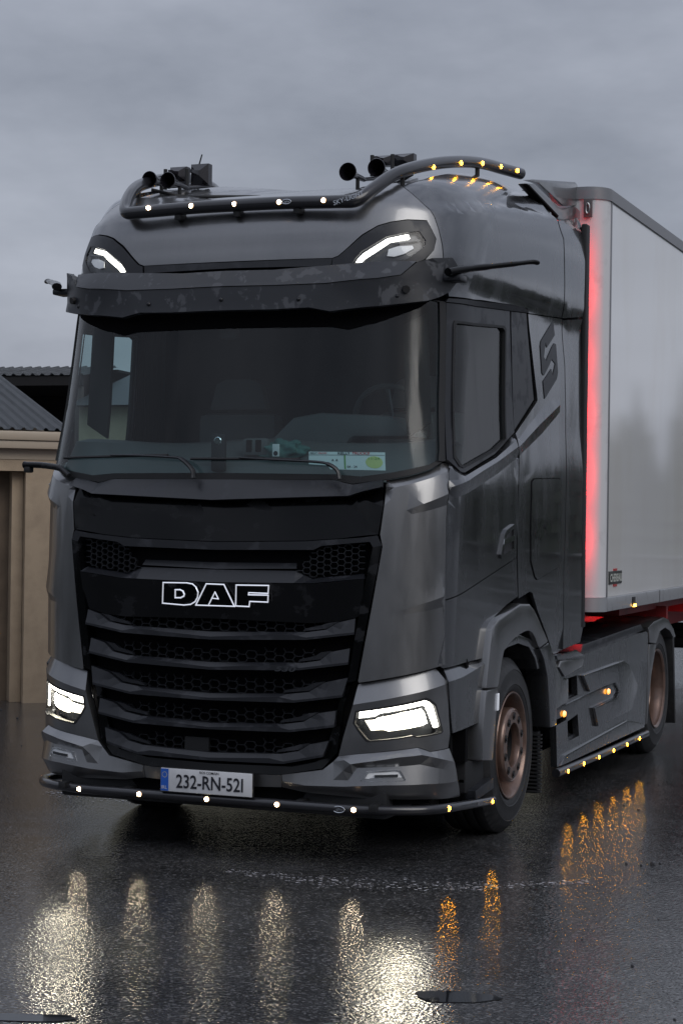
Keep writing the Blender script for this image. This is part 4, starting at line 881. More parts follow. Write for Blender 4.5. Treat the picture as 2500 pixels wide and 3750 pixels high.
for s in (1,-1):
    bm=bmesh.new(); sweep(bm,[(s*.80,.62,3.665),(s*.80,.63,3.57)],.014,8); mk('bar_bracket',bm,BLACK,BAR)
    bm=bmesh.new(); sweep(bm,[(s*.93,1.55,3.875),(s*.93,1.55,3.79)],.014,8); mk('bar_bracket',bm,BLACK,BAR)
    # cut end of the tube
OV=mat('badge_silver',(.6,.62,.66),.25,.9)
def oval(parent,x,y,z,w,h):
    bm=bmesh.new(); lathe(bm,[(.0001,0),(1,0),(1,.004)],(0,0,0),'y',24)
    for v in bm.verts: v.co=Vector((x+v.co.x*w,y+v.co.y,z+v.co.z*h))
    o=mk('oval_badge',bm,BLACK,parent); bm=bmesh.new(); sweep(bm,[(x+w*math.cos(t*.2618),y-.001,z+h*math.sin(t*.2618)) for t in range(25)],.0025,6,False); mk('badge_rim',bm,OV,o)
    text('badge_lettering',o,OV,'Lights',w*1.45,(x,y-.001,z),(1,0,0),(0,0,1),shear=.2)
oval(BAR,.306,.196,3.459,.026,.012)
text('bar_lettering',BAR,OV,'SKY-LIGHT',.17,(.655,.202,3.462),(.97,.1,.30),(-.28,0,.95),shear=.1)
# lower light bar
LB=[(0,-.012,.312),(.4,-.007,.311),(.8,.045,.304),(1.05,.15,.300),(1.17,.29,.297),(1.212,.50,.286),(1.222,.80,.262),(1.225,1.04,.243)]
LBR=tube('bumper_light_bar',TR,TUBEM,spline([(-a,b,c) for a,b,c in reversed(LB[1:])]+LB,5),.025,14)
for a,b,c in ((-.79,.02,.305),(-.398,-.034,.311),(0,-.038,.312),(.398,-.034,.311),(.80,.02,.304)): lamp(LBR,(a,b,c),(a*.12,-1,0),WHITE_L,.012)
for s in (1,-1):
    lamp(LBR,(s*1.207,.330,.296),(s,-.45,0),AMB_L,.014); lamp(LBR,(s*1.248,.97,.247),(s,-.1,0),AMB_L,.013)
oval(LBR,.725,.006,.303,.032,.016)
text('bar_lettering',LBR,OV,'FRONT-LINER',.19,(1.246,.80,.262),(0,1,-.09),(0,.09,1))
for x in (-.9,-.5,.5,.9):
    bm=bmesh.new(); box(bm,x-.02,x+.02,.02,.14,.30,.335,.004); mk('bar_bracket',bm,BLACK,LBR)
# horns
HORN=mat('horn_black',(.016,.015,.020),.25,.4,.4)
def bell(x,y,z,r=.048,L=.30):
    bm=bmesh.new(); lathe(bm,[(r*.96,0),(r,.004),(r*.97,.012),(r*.55,.07),(r*.32,.14),(.016,.22),(.013,.26)],(x,y,z),'y',24); sweep(bm,[(x,y+.25,z),(x+.012,y+.52,z+.055)],.012,8); lathe(bm,[(r*.96,0),(r*.5,.07),(r*.28,.14),(.0005,.18)],(x,y+.001,z),'y',24)
    h=mk('air_horn',bm,HORN,TR,50); bm=bmesh.new(); sweep(bm,[(x,y+.16,z),(x,y+.16,z-.10)],.012,8); box(bm,x-.03,x+.03,y+.12,y+.20,z-.115,z-.10,.003); mk('horn_foot',bm,BLACK,h); return h
def square_horn(x,y,z,w=.065,hh=.052):
    bm=bmesh.new(); R=[]
    for (k,yy) in ((1,0),(1,.05),(.28,.085),(.17,.12),(.15,.17)):
        R.append([bm.verts.new((x+a*w*k+.0*yy,y-yy,z+b*hh*k)) for a,b in ((-1,-1),(1,-1),(1,1),(-1,1))])
    for A,B in zip(R,R[1:]):
        for k in range(4): bm.faces.new((A[k],A[(k+1)%4],B[(k+1)%4],B[k]))
    bm.faces.new(R[-1]); bm.faces.new(R[0])
    h=mk('square_horn',bm,HORN,TR,30); bm=bmesh.new(); sweep(bm,[(x,y-.22,z),(x,y-.22,z-.12)],.012,8); mk('horn_foot',bm,BLACK,h)
bell(-.801,.75,3.736);bell(-.682,.75,3.724);bell(.411,.80,3.721,.052);bell(.581,.80,3.734,.052)
square_horn(-.838,1.25,3.845,.055,.045);square_horn(-.696,1.25,3.838,.058,.062);square_horn(.432,1.35,3.872,.06,.03);square_horn(.556,1.35,3.870,.068,.035)
tube('antenna',TR,BLACK,[(-.905,1.6,3.86),(-.90,1.6,3.97),(-.868,1.58,4.038)],[.006,.005,.004],6)
for s in (1,-1):
    bm=bmesh.new(); sweep(bm,spline([(s*.80,.78,3.68),(s*.65,.88,3.65),(s*.45,.95,3.65),(s*.3,1.3,3.70)],5),.010,8); mk('roof_pipe',bm,BLACK,TR)
# roof side deflectors
for s in (1,-1):
    bm=prism(T['deflector'],1.10,1.06,.008) if s>0 else prism(T['deflector'],-1.10,-1.06,.008); mk('air_deflector',bm,PAINT,TR)
    bm=prism(T['rear_fairing'],1.125*s,1.06*s,.012); fr=mk('rear_fairing',bm,PAINT,TR)
    bm=prism(T['fairing_slit'],1.129*s,1.10*s,.002); mk('fairing_slit',bm,DEEP,fr)
    bm=bmesh.new(); box(bm,*sorted((s*1.20,s*1.238)),2.94,3.03,1.10,3.72,.01); mk('gap_fairing',bm,BLACK,TR)
# side emblem and lettering
for nm in ('emblem_a','emblem_b'): both('side_emblem',TR,mat('emblem_black_'+nm,(.016,.018,.023),.4),[p[:2] for p in T[nm]],d=.004,thick=.003,step=.06)
text('model_lettering',TR,CHROME,'XG',.19,None,(1,0,0),(0,0,1),height=.12,shear=.3,hull=(T['door_word'][0][0]+.08,T['door_word'][0][1]-.0,.014),depth=.006,bold=.02)
text('model_lettering',TR,CHROME,'+',.09,None,(1,0,0),(0,0,1),height=.09,hull=(T['door_word'][1][0]+.02,T['door_word'][1][1]-.03,.014),depth=.006,bold=.03)
# wings, skirts
sides('front_wing',PAINT,T['fender_arch'],1.25,.28,.018)
sides('front_wing_lower',PAINT,T['fender_low'],1.25,.28,.014)
sides('wing_rear',PAINTS,T['fender_rear'],1.25,.14,.012)
lip=[(y,z) for y,z in T['fender_arch'][9:]]
sides('wing_lip',PAINTS,[(.970,.955),(1.01,1.02),(1.09,1.075),(1.30,1.115),(1.55,1.13),(1.80,1.09),(1.96,1.0),(2.02,.90),(1.955,.90),(1.90,.965),(1.76,1.045),(1.53,1.08),(1.32,1.07),(1.12,1.035),(1.06,.99),(1.04,.95)],1.222,.24,.008)
for s in (1,-1):
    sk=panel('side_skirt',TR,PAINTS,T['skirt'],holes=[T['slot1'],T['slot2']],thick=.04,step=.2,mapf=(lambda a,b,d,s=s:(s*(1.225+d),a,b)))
    me=sk.data
    bm=prism(T['skirt_rib1'],1.25*s,1.215*s,.014); mk('skirt_rib',bm,PAINTS,sk)
    bm=prism(T['marker_band'],1.234*s,1.215*s,.004); mk('marker_band',bm,PAINTS,sk)
    bm=prism(T['skirt_top'],1.245*s,1.16*s,.012); mk('skirt_ledge',bm,PAINTS,sk)
    bm=prism([(2.36,.885),(2.50,.815),(2.96,.85),(2.98,.90),(2.40,.925)],1.248*s,1.22*s,.012); mk('skirt_cap',bm,PAINT,sk)
    bm=prism(T['catwalk_edge'],1.20*s,.9*s,.008); mk('tread_plate',bm,CHAR,sk)
    bm=prism([(2.45,.262),(4.88,.262),(4.82,.30),(4.3,.37),(2.9,.33),(2.55,.32)],1.245*s,1.21*s,.014); mk('skirt_sill',bm,PAINTS,sk)
    for q in ((2.66,.66),(2.66,.40)):
        bm=bmesh.new(); box(bm,*sorted((s*1.00,s*1.20)),q[0]-.02,q[0]+.30,q[1]-.02,q[1]+.01,.004)
        for k in range(6):
            for j in range(3): box(bm,*sorted((s*(1.06+.05*j),s*(1.075+.05*j))),q[0]+k*.045,q[0]+k*.045+.02,q[1]+.01,q[1]+.02)
        mk('access_step',bm,CHAR,sk)
    tb=tube('side_light_bar',TR,TUBEM,[(s*1.24,2.34,.232),(s*1.24,3.4,.218),(s*1.24,4.93,.210)],.027,14)
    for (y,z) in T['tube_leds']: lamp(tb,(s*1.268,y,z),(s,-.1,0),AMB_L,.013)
    for (y,z) in T['mk']:
        bm=bmesh.new(); lathe(bm,[(.0005,.012),(.016,.010),(.021,0)],(s*1.243,y,z),'x',16,s)
        for v in bm.verts: v.co.y=y+(v.co.y-y)*1.5
        mk('marker_lamp',bm,emit('marker_amber',(1.0,.34,.01),2.0),TR,60)
    bm=prism(T['rear_fender'],1.235*s,.78*s,.02); mk('rear_wing',bm,PAINT,TR)
    bm=prism(T['rear_fender_low'],1.232*s,.95*s,.012); mk('rear_wing_lower',bm,PAINT,TR)
    bm=prism([(5.96,.87),(6.03,.87),(6.14,.17),(6.10,.17)],1.22*s,.80*s,.005); mk('mudflap',bm,RUBBER,TR)
    # ribbed spray flap behind the front wheel
    bm=bmesh.new(); box(bm,*sorted((s*1.0,s*1.16)),2.20,2.26,.12,.50,.006)
    for k in range(16): box(bm,*sorted((s*.98,s*1.19)),2.165,2.20,.13+k*.023,.142+k*.023,.003)
    mk('spray_flap',bm,RUBBER,TR)
    bm=prism(T['step_recess'],1.13*s,1.08*s,.01); mk('step_side_panel',bm,PAINTS,TR)
    # entry step
    st=mk('entry_step',prism([(.66,.50),(.98,.475),(1.0,.33),(.74,.31),(.66,.33)],1.19*s,.80*s,.01),BLACK,TR)
    bm=bmesh.new()
    for k in range(5):
        for j in range(4): box(bm,*sorted((s*(1.02+.045*j),s*(1.045+.045*j))),.66+k*.06,.675+k*.06,.385,.40)
    mk('step_grip',bm,SATIN,st)
    mk('step_edge',prism([(.70,.34),(1.03,.37),(1.04,.31),(.72,.285)],1.235*s,1.17*s,.006),CHAR,st)
    # inner wheel well and chassis
    bm=bmesh.new(); box(bm,*sorted((s*.62,s*.66)),.6,2.35,.35,1.2); box(bm,*sorted((s*.66,s*1.20)),.62,.66,.5,1.05); box(bm,*sorted((s*.66,s*1.1)),2.40,2.44,.3,1.0); box(bm,*sorted((s*.66,s*1.19)),.9,2.2,1.16,1.2); mk('wheel_well',bm,DEEP,TR)
bm=bmesh.new(); box(bm,-.45,-.38,.4,6.3,.62,.92); box(bm,.38,.45,.4,6.3,.62,.92); box(bm,-.38,.38,3.3,3.4,.65,.9); box(bm,-.38,.38,6.2,6.3,.65,.9); mk('chassis_rail',bm,BLACK,TR)
bm=bmesh.new(); box(bm,-.40,.40,.5,2.2,.38,1.25,.05); mk('engine_light_block',bm,DEEP,TR)  # dark box added in the engine's place to block light beneath
bm=bmesh.new(); box(bm,-1.1,1.1,2.45,4.9,.33,.80,.04); mk('tank_light_block',bm,DEEP,TR)  # dark full-width box added to block light under the truck
for y in (1.47,5.496):
    bm=bmesh.new(); sweep(bm,[(-.9,y,.49),(.9,y,.49)],.07,12); mk('axle',bm,BLACK,TR)
bm=bmesh.new(); box(bm,-.5,.5,4.9,5.9,.98,1.08,.02); lathe(bm,[(.001,.02),(.45,.02),(.5,-.03)],(0,5.4,1.10),'z',24); mk('fifth_wheel',bm,BLACK,TR)
# wheels
def wheel(owner,x,y,sgn,front):
    w=bpy.data.objects.new('wheel',None); COL.objects.link(w); w.parent=owner; w.location=Vector((x,y,.50))-Vector(owner.location); w.empty_display_size=.2
    wb=.30 if front else .27
    def L(prof,seg=56):
        bm=bmesh.new(); lathe(bm,prof,(0,0,0),'x',seg,sgn); return bm
    def add(n,bm,m,ang=35):
        bmesh.ops.recalc_face_normals(bm,faces=bm.faces); finish(bm,ang); me=bpy.data.meshes.new(n); bm.to_mesh(me); bm.free(); return link(n,me,m,w)
    # tyre: tread grooves and moulded sidewall rings
    tread=[]; a=-.045
    for k in range(4):
        x0=-.045-k*.062; tread+=[(.498,x0),(.500,x0-.004),(.500,x0-.046),(.498,x0-.050),(.484,x0-.052),(.484,x0-.060)]
    prof=[(.300,-.006),(.312,.0),(.330,.010),(.345,.012),(.350,.016),(.356,.013),(.40,.012),(.43,.006),(.433,.009),(.44,.004),(.462,-.010),(.478,-.024),(.490,-.034),(.496,-.042)]+tread+[(.498,-wb+.01),(.47,-wb-.01),(.40,-wb-.03),(.31,-wb)]
    add('tyre',L(prof,72),RUBBER,30)
    bm=bmesh.new()
    for k in range(64):
        t=2*math.pi*k/64; cs,sn=math.cos(t),math.sin(t); q=[]
        for r,a,hw in ((.4985,-.043,.016),(.483,-.030,.014),(.462,-.012,.007)):
            for g in (-1,1): q.append(bm.verts.new((sgn*(a+.0025),cs*(r+.0015)-sn*hw*g,sn*(r+.0015)+cs*hw*g)))
        bm.faces.new((q[0],q[1],q[3],q[2])); bm.faces.new((q[2],q[3],q[5],q[4]))
    o=add('tread_block',bm,RUBBER); o['kind']='stuff'
    if front:
        R_=[(.296,-.004),(.308,.004),(.305,.010),(.298,.008),(.287,-.006),(.282,-.035),(.276,-.045),(.270,-.11),(.262,-.125),(.235,-.120),(.215,-.095),(.213,-.05)]
        add('rim',L(R_),BRONZE)
        add('hub',L([(.213,-.05),(.216,.000),(.210,.012),(.203,.017),(.199,.013),(.195,.017),(.140,.019),(.129,.017),(.125,.010),(.123,-.028)]),BRONZE)
        add('hub_cap',L([(.1228,-.028),(.118,-.10),(.085,-.10),(.08,-.07),(.001,-.065)]),BLACK)
        nut=None
        for k in range(10):
            t=2*math.pi*(k+.5)/10
            if nut is None:
                bm=bmesh.new(); lathe(bm,[(.0225,.0192),(.0215,.0225),(.0195,.0205),(.012,.0205),(.011,.026),(.001,.026)],(0,0,0),'x',16,sgn)
                bmesh.ops.recalc_face_normals(bm,faces=bm.faces); finish(bm,40); nut=bpy.data.meshes.new('wheel_nut'); bm.to_mesh(nut); bm.free(); nut.materials.append(NUTM)
            o=link('wheel_nut',nut,None,w); o.location=(0,.167*math.cos(t),.167*math.sin(t))
        # hand holes round the disc
        bm=bmesh.new()
        for k in range(10):
            t=2*math.pi*k/10; lathe(bm,[(.0005,-.108),(.018,-.108)],(0,.243*math.cos(t),.243*math.sin(t)),'x',12,sgn)
        add('hand_hole',bm,DEEP)
    else:
        R_=[(.296,-.004),(.308,.004),(.305,.010),(.298,.008),(.287,-.004),(.284,-.03),(.279,-.038),(.276,-.10),(.268,-.11),(.266,-.17),(.250,-.185),(.20,-.190),(.14,-.185),(.135,-.15)]
        add('rim',L(R_),BRONZE)
        add('hub',L([(.135,-.15),(.13,-.10),(.10,-.09),(.001,-.085)]),BLACK)
    return w
NUTM=mat('dark_nut',(.028,.026,.027),.35,.5)
for s in (1,-1):
    wheel(TR,s*1.20,1.472,s,True); wheel(TR,s*1.19,5.498,s,False)
    w=wheel(TR,s*.87,5.498,s,False)
# reflector on the wing edge, the light it throws back put in as faint glow
sides('wing_reflector',mat('glowing_reflector',(.75,.77,.8),.15,emit=(.8,.85,1),es=.25),[(1.035,.83),(1.052,.835),(1.048,.745),(1.030,.74)],1.256,.01,.002)
# red lamps on the back of the cab that light the trailer
RH=[3.56,3.28,2.87,2.50,2.09,1.66]
for s in (1,-1):
    bm=bmesh.new(); box(bm,*sorted((s*.7,s*1.235)),2.94,3.05,1.10,1.13,.004); mk('light_shield',bm,BLACK,TR)  # added shelf that keeps red lamp light off the parts below
    for i,z in enumerate(RH):
        bm=bmesh.new(); box(bm,*sorted((s*1.10,s*1.13)),2.945,2.965,z-.02,z+.02,.004); rl=mk('rear_marker_lamp',bm,RED_L,TR)
        if s>0:
            l=bpy.data.lights.new('red_lamp','POINT'); l.energy=(.8,2.2,1.8,3.0,3.4,2.8)[i]; l.color=(1,.006,.010); l.shadow_soft_size=.02
            lo=bpy.data.objects.new('red_lamp',l); COL.objects.link(lo); lo.parent=rl; lo.location=(s*1.15,3.065,z)
l=bpy.data.lights.new('red_lamp','POINT'); l.energy=1.2; l.color=(1,.03,.03); l.shadow_soft_size=.05; lo=bpy.data.objects.new('chassis_lamp',l); COL.objects.link(lo); lo.parent=TR; lo.location=(.75,6.3,1.0)
bm=bmesh.new(); box(bm,.70,.80,6.26,6.34,1.03,1.06,.004); mk('chassis_marker_lamp',bm,RED_L,TR)
# cabin
def dash():
    bm=bmesh.new(); n=24; R=[]
    for i in range(n+1):
        x=-1.10+2.20*i/n; zt=2.215+.012*math.cos(i*.5); R.append([bm.verts.new(p) for p in ((x,.16+.1*x*x+.04,1.98),(x,.24+.1*x*x,2.06),(x,.48,zt-.02),(x,.62,zt),(x,.80,zt-.03),(x,.86,1.9))])
    for A,B in zip(R,R[1:]):
        for k in range(5): bm.faces.new((A[k],A[k+1],B[k+1],B[k]))
    return bm
DB=mk('dashboard',dash(),INT,TR,30)
bm=prism([(.05,2.20),(.20,2.34),(.36,2.365),(.78,2.345),(.90,2.23),(.55,2.23),(.45,2.10),(.2,2.13)],.56,.86,.03,1); mk('instrument_hood',bm,INT,DB)
bm=bmesh.new(); c=Vector((.62,1.02,2.33)); ax=Vector((0,.9,.44)).normalized(); a=Vector((1,0,0)); b=ax.cross(a)
sweep(bm,[c+(a*math.cos(t*.2094)+b*math.sin(t*.2094))*.225 for t in range(31)],.017,8,False); SWH=mk('steering_wheel',bm,INT,TR)
for t in (0.2,2.94,4.71):
    bm=bmesh.new(); sweep(bm,[c,c+(a*math.cos(t)+b*math.sin(t))*.22],.014,6); mk('wheel_spoke',bm,SATIN,SWH)
for x in (-.55,.62):
    bm=bmesh.new(); box(bm,x-.26,x+.26,1.45,1.60,1.75,2.42,.05); box(bm,x-.26,x+.26,1.0,1.55,1.62,1.80,.05); sm=mk('seat',bm,SEAT,TR)
    bm=prism([(x-.19,2.44),(x+.19,2.44),(x+.15,2.60),(x+.08,2.63),(x-.08,2.63),(x-.15,2.60)],1.47,1.55,.015,1); mk('headrest',bm,SEAT,sm)
for s in (1,-1):
    bm=bmesh.new(); R=[]
    for i in range(25):
        y=1.34+.28*i/24; x=s*(1.12-.012*math.cos(i*1.5)); R.append((bm.verts.new((x,y,1.7)),bm.verts.new((x,y,3.1))))
    for A,B in zip(R,R[1:]): bm.faces.new((A[0],B[0],B[1],A[1]))
    bmesh.ops.solidify(bm,geom=bm.faces[:],thickness=.006); mk('curtain',bm,CURT,TR,60)
    # monitor on the windscreen pillar
    bm=prism([(s*1.03,2.30),(s*.90,2.22),(s*.885,2.40),(s*.87,2.82),(s*1.0,2.88)],.47,.50,.008,1); mk('pillar_monitor',bm,INTD,TR)
bm=bmesh.new(); box(bm,-1.1,1.1,1.75,1.78,1.4,3.2); mk('bunk_curtain',bm,mat('bunk_cloth',(.028,.032,.036),.9,noise=(3,(.018,.02,.024),.4,.7)),TR)
bm=bmesh.new(); box(bm,-.09,.0,.235,.30,2.745,2.81,.012); mk('windscreen_camera',bm,BLACK,TR)
bm=bmesh.new(); box(bm,-.115,-.03,.19,.22,2.03,2.235,.015); cpt=mk('dash_camera',bm,BLACK,TR)
bm=bmesh.new(); lathe(bm,[(.0005,-.003),(.018,-.003),(.022,0)],(-.073,.19,2.195),'y',16); mk('camera_lens',bm,CHROME,cpt)
bm=bmesh.new(); box(bm,.02,.17,.30,.36,2.12,2.215,.02); cup=mk('cup_holder',bm,INT,TR)
bm=bmesh.new(); box(bm,.045,.078,.296,.303,2.14,2.205,.005); box(bm,.10,.133,.296,.303,2.14,2.205,.005); mk('cup_well',bm,DEEP,cup)
# things lying on the dash
TEAL=mat('teal_cloth',(.055,.14,.13),.9,noise=(12,(.03,.085,.08),.4,.7))
bm=bmesh.new(); bmesh.ops.create_icosphere(bm,subdivisions=4,radius=1); rnd=random.Random(2)
from mathutils import noise as mnoise
for v in bm.verts:
    q=v.co.copy(); k=1+.45*mnoise.noise(q*2.1)+.22*abs(mnoise.noise(q*5)); v.co=Vector((.245+q.x*.125*k,.34+q.y*.05*k,2.145+q.z*.055*k))
tw=mk('cloth_towel',bm,TEAL,None,60); tw['label']='crumpled teal cloth lying on the dashboard behind the windscreen'; tw['category']='cloth'
bm=bmesh.new(); box(bm,.222,.262,.245,.253,2.113,2.180,.003); ph=mk('parking_tag',bm,mat('tag_white',(.6,.66,.66),.4),None); ph['label']='small white upright tag with a black shape in front of the teal cloth'; ph['category']='tag'
bm=bmesh.new(); lathe(bm,[(.0005,0),(.013,0)],(.242,.2445,2.130),'y',12); mk('tag_mark',bm,PK,ph)
# paper strip behind the glass
PAP=mat('paper_white',(.62,.70,.70),.6); KR_=mat('print_red',(.55,.04,.05),.5); GN=mat('print_green',(.12,.30,.08),.5); YG=mat('print_disc',(.50,.58,.22),.5); INK=mat('print_black',(.02,.02,.025),.5)
def wsl(u,z,d=-.012): return H(u,z,d)
def wpanel(n,m,poly,d,p): return panel(n,p,m,poly,d=d,thick=.001,step=.05)
x0,x1,zt,zb=.500,.880,2.138,2.046
kt=wpanel('licence_strip',PAP,[(x0,zt-.002),(x1,zt-.004),(x1-.002,zb-.006),(x0+.115,zb-.002),(x0+.1,zb+.018),(x0,zb+.024)],-.014,None); kt['label']='white paper strip of discs and print behind the windscreen on the right'; kt['category']='sticker'
def wt(s,w,u,z,m,h=None,b=0,sh=0): text('printed_text',kt,m,s,w,None,(1,0,0),(0,0,1),hull=(u,z,-.0125),height=h,bold=b,shear=sh,depth=.0005)
wt('KELLY',.066,.690,2.128,INK,.013,.02); wt('TRUCKS',.086,.776,2.128,KR_,.013,.02,.2); wt('KELLY',.038,.527,2.128,INK,.009,.02); wt('TRUCKS',.048,.574,2.128,KR_,.009,.02,.2)
wt('04 - 24',.052,.730,2.058,INK,.012,.01); wt('11-24',.044,.835,2.101,GN,.012,.01); wt('▲  ▲' if False else 'A  A',.034,.640,2.092,INK,.012,.03)
wpanel('green_band',GN,[(.689,2.118),(.697,2.118),(.697,2.046),(.689,2.046)],-.0128,kt)
wpanel('print_rule',INK,[(.50,2.1195),(.878,2.1195),(.878,2.118),(.50,2.118)],-.0128,kt)
wpanel('yellow_disc',YG,[(.835+.034*math.cos(t*.3927),2.082+.032*math.sin(t*.3927)) for t in range(16)],-.0132,kt)
# ---------------- the trailer ----------------
TL=thing('box_trailer','white refrigerated box trailer behind the grey cab, lit red at its front corner','trailer',(0,3.2,0))
TW=patchy('trailer_white',(.82,.83,.85),(.79,.79,.79),.05,.06,1.4,.45,.62,coat=1,stretch=(1,1,.35))
TWF=mat('trailer_front_white',(.60,.60,.62),.4,0,.15,noise=(6,(.44,.44,.46),.55,.8)); TRL=mat('trailer_rail',(.22,.225,.24),.4,.4); ALU=mat('trailer_alu',(.42,.43,.45),.35,.6,noise=(9,(.25,.25,.26),.55,.8))
def plan(r,x,y0,yb,n=8):
    pts=[(x,yb)]
    for k in range(n+1):
        a=math.pi/2*k/n; pts.append((x-r+r*math.cos(a),y0+r-r*math.sin(a)))
    return pts+[(-p[0],p[1]) for p in reversed(pts)]
def ringwall(outer,inner,z0,z1):
    bm=bmesh.new(); n=len(outer); A=[bm.verts.new((*p,z0)) for p in outer];B=[bm.verts.new((*p,z1)) for p in outer];Cc=[bm.verts.new((*p,z0)) for p in inner];D=[bm.verts.new((*p,z1)) for p in inner]
    for i in range(n-1):
        bm.faces.new((A[i],A[i+1],B[i+1],B[i]));bm.faces.new((D[i],D[i+1],Cc[i+1],Cc[i]));bm.faces.new((B[i],B[i+1],D[i+1],D[i]));bm.faces.new((Cc[i],Cc[i+1],A[i+1],A[i]))
    bm.faces.new((A[0],B[0],D[0],Cc[0]));bm.faces.new((A[-1],Cc[-1],D[-1],B[-1])); return bm
FY=3.20; YB=16.7
mk('front_wall',ringwall(plan(.14,1.298,FY,3.345),plan(.10,1.24,FY+.05,3.345),1.285,3.93),TWF,TL,30)
for s in (1,-1):
    bm=bmesh.new(); box(bm,*sorted((s*1.24,s*1.297)),3.375,YB,1.285,3.93); mk('side_wall',bm,TW,TL)
    bm=bmesh.new(); box(bm,*sorted((s*1.25,s*1.303)),3.345,3.375,1.285,3.93,.003); mk('corner_trim',bm,TRL,TL)
    bm=bmesh.new(); box(bm,*sorted((s*1.22,s*1.312)),3.345,YB,1.19,1.283,.006); mk('lower_rail',bm,ALU,TL)
    for y in (5.0,7.5,10,12.5): 
        bm=bmesh.new(); box(bm,*sorted((s*1.313,s*1.316)),y-.008,y+.008,1.19,1.283); mk('rail_joint',bm,TRL,TL)
mk('lower_rail_front',ringwall(plan(.15,1.310,FY-.01,3.343),plan(.10,1.22,FY+.06,3.343),1.19,1.283),ALU,TL,30)
mk('top_rail',ringwall(plan(.16,1.310,FY-.012,YB),plan(.10,1.22,FY+.06,YB),3.925,3.985),TRL,TL,30)
mk('top_cap',ringwall(plan(.16,1.302,FY-.004,YB),plan(.10,1.18,FY+.09,YB),3.985,4.008),TRL,TL,30)
bm=bmesh.new(); box(bm,-1.23,1.23,FY+.08,YB,3.92,4.0); mk('roof',bm,TWF,TL)
bm=bmesh.new(); box(bm,-1.24,1.24,FY+.08,YB,1.20,1.30); mk('floor',bm,BLACK,TL)
bm=bmesh.new(); box(bm,-1.3,1.3,YB,YB+.06,1.2,4.0); mk('rear_door',bm,TWF,TL)
bm=bmesh.new(); box(bm,1.152,1.210,FY-.018,FY-.004,3.80,3.925,.004); lp_=mk('lifting_plate',bm,mat('plate_dark',(.09,.085,.09),.5),TL); bm=bmesh.new(); sweep(bm,[(1.181+.012*math.cos(t*.5236),FY-.022,3.86+.035*math.sin(t*.5236)) for t in range(13)],.006,6,False); mk('lifting_eye',bm,SATIN,lp_)
yy=[p[0] for p in T['tr_plate']]; zz_=[p[1] for p in T['tr_plate']]
bm=bmesh.new(); box(bm,1.297,1.303,min(yy)+.01,max(yy)-.005,1.368,1.456,.002); np_=mk('maker_plate',bm,mat('maker_black',(.03,.032,.03),.35),TL)
text('maker_lettering',np_,mat('maker_silver',(.5,.52,.48),.4),'CHEREAU',.34,(1.304,(min(yy)+max(yy))/2+.002,1.411),(0,1,0),(0,0,1),height=.055,bold=.03)
bm=bmesh.new(); box(bm,1.297,1.302,3.55,3.65,1.457,1.472); RT=mat('tab_red',(.35,.04,.04),.5); mk('red_tab',bm,RT,np_); bm=bmesh.new(); box(bm,1.297,1.302,3.55,3.65,1.350,1.366); mk('red_tab',bm,RT,np_)
bm=bmesh.new(); box(bm,1.312,1.320,4.07,4.15,1.195,1.262,.002); mm_=mk('side_marker_holder',bm,BLACK,TL)
bm=bmesh.new(); box(bm,1.314,1.328,4.075,4.145,1.193,1.212,.002); mk('side_marker_lamp',bm,emit('trailer_marker_amber',(1,.5,.04),9),mm_)
CHS=mat('trailer_chassis_red',(.24,.018,.02),.5,noise=(6,(.12,.012,.014),.5,.8))
bm=bmesh.new(); box(bm,-1.1,1.1,4.6,YB,1.10,1.19); box(bm,-.55,-.45,4.2,YB,.80,1.10); box(bm,.45,.55,4.2,YB,.80,1.10); mk('chassis_frame',bm,CHS,TL)
for k in range(8):
    bm=bmesh.new(); y=5.9+k*1.25; box(bm,-1.18,1.18,y,y+.06,1.02,1.12); mk('cross_member',bm,CHS,TL)
for s in (1,-1):
    bm=bmesh.new(); box(bm,*sorted((s*.75,s*.87)),6.9,7.02,.25,1.1); box(bm,*sorted((s*.66,s*.96)),6.82,7.10,.22,.25); mk('landing_leg',bm,BLACK,TL)
    for y in (11.2,12.5,13.8): wheel(TL,s*1.20,y,s,False)
for y in (11.2,12.5,13.8):
    bm=bmesh.new(); sweep(bm,[(-1.0,y,.5),(1.0,y,.5)],.07,10); mk('trailer_axle',bm,BLACK,TL)
# ---------------- small things on the ground ----------------
WATER=mat('standing_water',(.012,.013,.015),.03,spec=.6)
def blob(name,cx,cy,rx,ry,z,m,seed,**p):
    bm=bmesh.new(); n=60; c0=bm.verts.new((cx,cy,z)); vs=[]
    for k in range(n):
        a=2*math.pi*k/n; q=1+.13*math.sin(2*a+seed)+.09*math.sin(3*a+seed*2)+.05*math.sin(7*a+seed)
        x=rx*math.cos(a)*q; y=ry*math.sin(a)*q; vs.append(bm.verts.new((cx+x*.93-y*.37,cy+x*.37+y*.93,z)))
    for k in range(n): bm.faces.new((c0,vs[k],vs[(k+1)%n]))
    return mk(name,bm,m,None,recalc=False,**p)
rx_=Vector((.93,.37,0))
pd=blob('puddle',2.06,-2.16,.17,.075,.003,WATER,4,kind='structure'); blob('puddle',.72,-3.08,.22,.05,.003,WATER,9,kind='structure')
STN=mat('loose_stone',(.05,.05,.055),.4)
bm=bmesh.new(); rnd=random.Random(11)
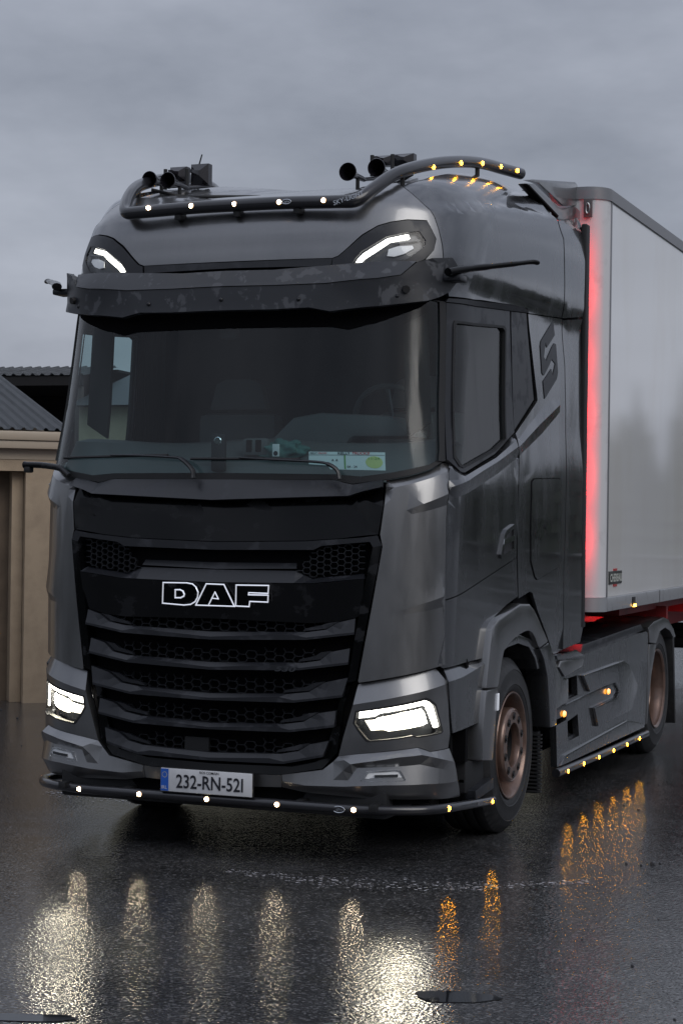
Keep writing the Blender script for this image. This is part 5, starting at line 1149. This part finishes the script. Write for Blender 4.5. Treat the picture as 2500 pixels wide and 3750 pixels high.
for k in range(420):
    x=rnd.uniform(-6,8); y=rnd.uniform(-4,9); r=rnd.choice([.003,.004,.005,.006,.010])
    if abs(x)<1.3 and y>0: continue
    m=Matrix.Translation((x,y,r*.5))@Matrix.Rotation(rnd.uniform(0,3),4,'Z')@Matrix.Diagonal((1,1.3,.8,1)); bmesh.ops.create_icosphere(bm,subdivisions=1,radius=r,matrix=m)
for x,y,r in ((2.04,.78,.010),(2.17,.82,.016),(2.12,.77,.008),(2.2,.86,.009),(2.56,-1.4,.008)):
    bmesh.ops.create_icosphere(bm,subdivisions=1,radius=r,matrix=Matrix.Translation((x,y,r*.5)))
mk('gravel_bits',bm,STN,None,recalc=False,kind='stuff')
FOAM=mat('foam_flecks',(.55,.55,.60),.3)
bm=bmesh.new()
def flecks(P,n,sp,smax):
    for k in range(n):
        t=rnd.random()*(len(P)-1); i=int(t); f=t-i; x=P[i][0]+(P[i+1][0]-P[i][0])*f; y=P[i][1]+(P[i+1][1]-P[i][1])*f
        w=sp*(1.2-abs(t/(len(P)-1)-.5)*1.6); x+=rnd.gauss(0,w*.4); y+=rnd.gauss(0,w); r=rnd.uniform(.0015,smax)*rnd.choice([.6,1,1,1.4])
        a=rnd.uniform(0,3); vs=[bm.verts.new((x+r*2.2*math.cos(q*1.047+a)*rnd.uniform(.6,1.2),y+r*math.sin(q*1.047+a)*rnd.uniform(.6,1.2),.003)) for q in range(6)]; bm.faces.new(vs)
flecks([tuple(p[:2]) for p in T['foam']],520,.075,.0045)
flecks([(-1.9,1.6),(-1.5,1.65),(-1.2,1.5)],260,.10,.006); flecks([(-3.6,5.6),(-3.0,5.9),(-2.2,5.3)],400,.12,.012)
mk('foam_flecks',bm,FOAM,None,recalc=False,kind='stuff')
for o in list(bpy.data.objects):
    if o.type=='MESH' and o.parent is None and o.name=='cab_shell': o.parent=TR
print('objects',len(bpy.data.objects),'tris',sum(len(o.data.loop_triangles) or sum(len(p.vertices)-2 for p in o.data.polygons) for o in bpy.data.objects if o.type=='MESH'))
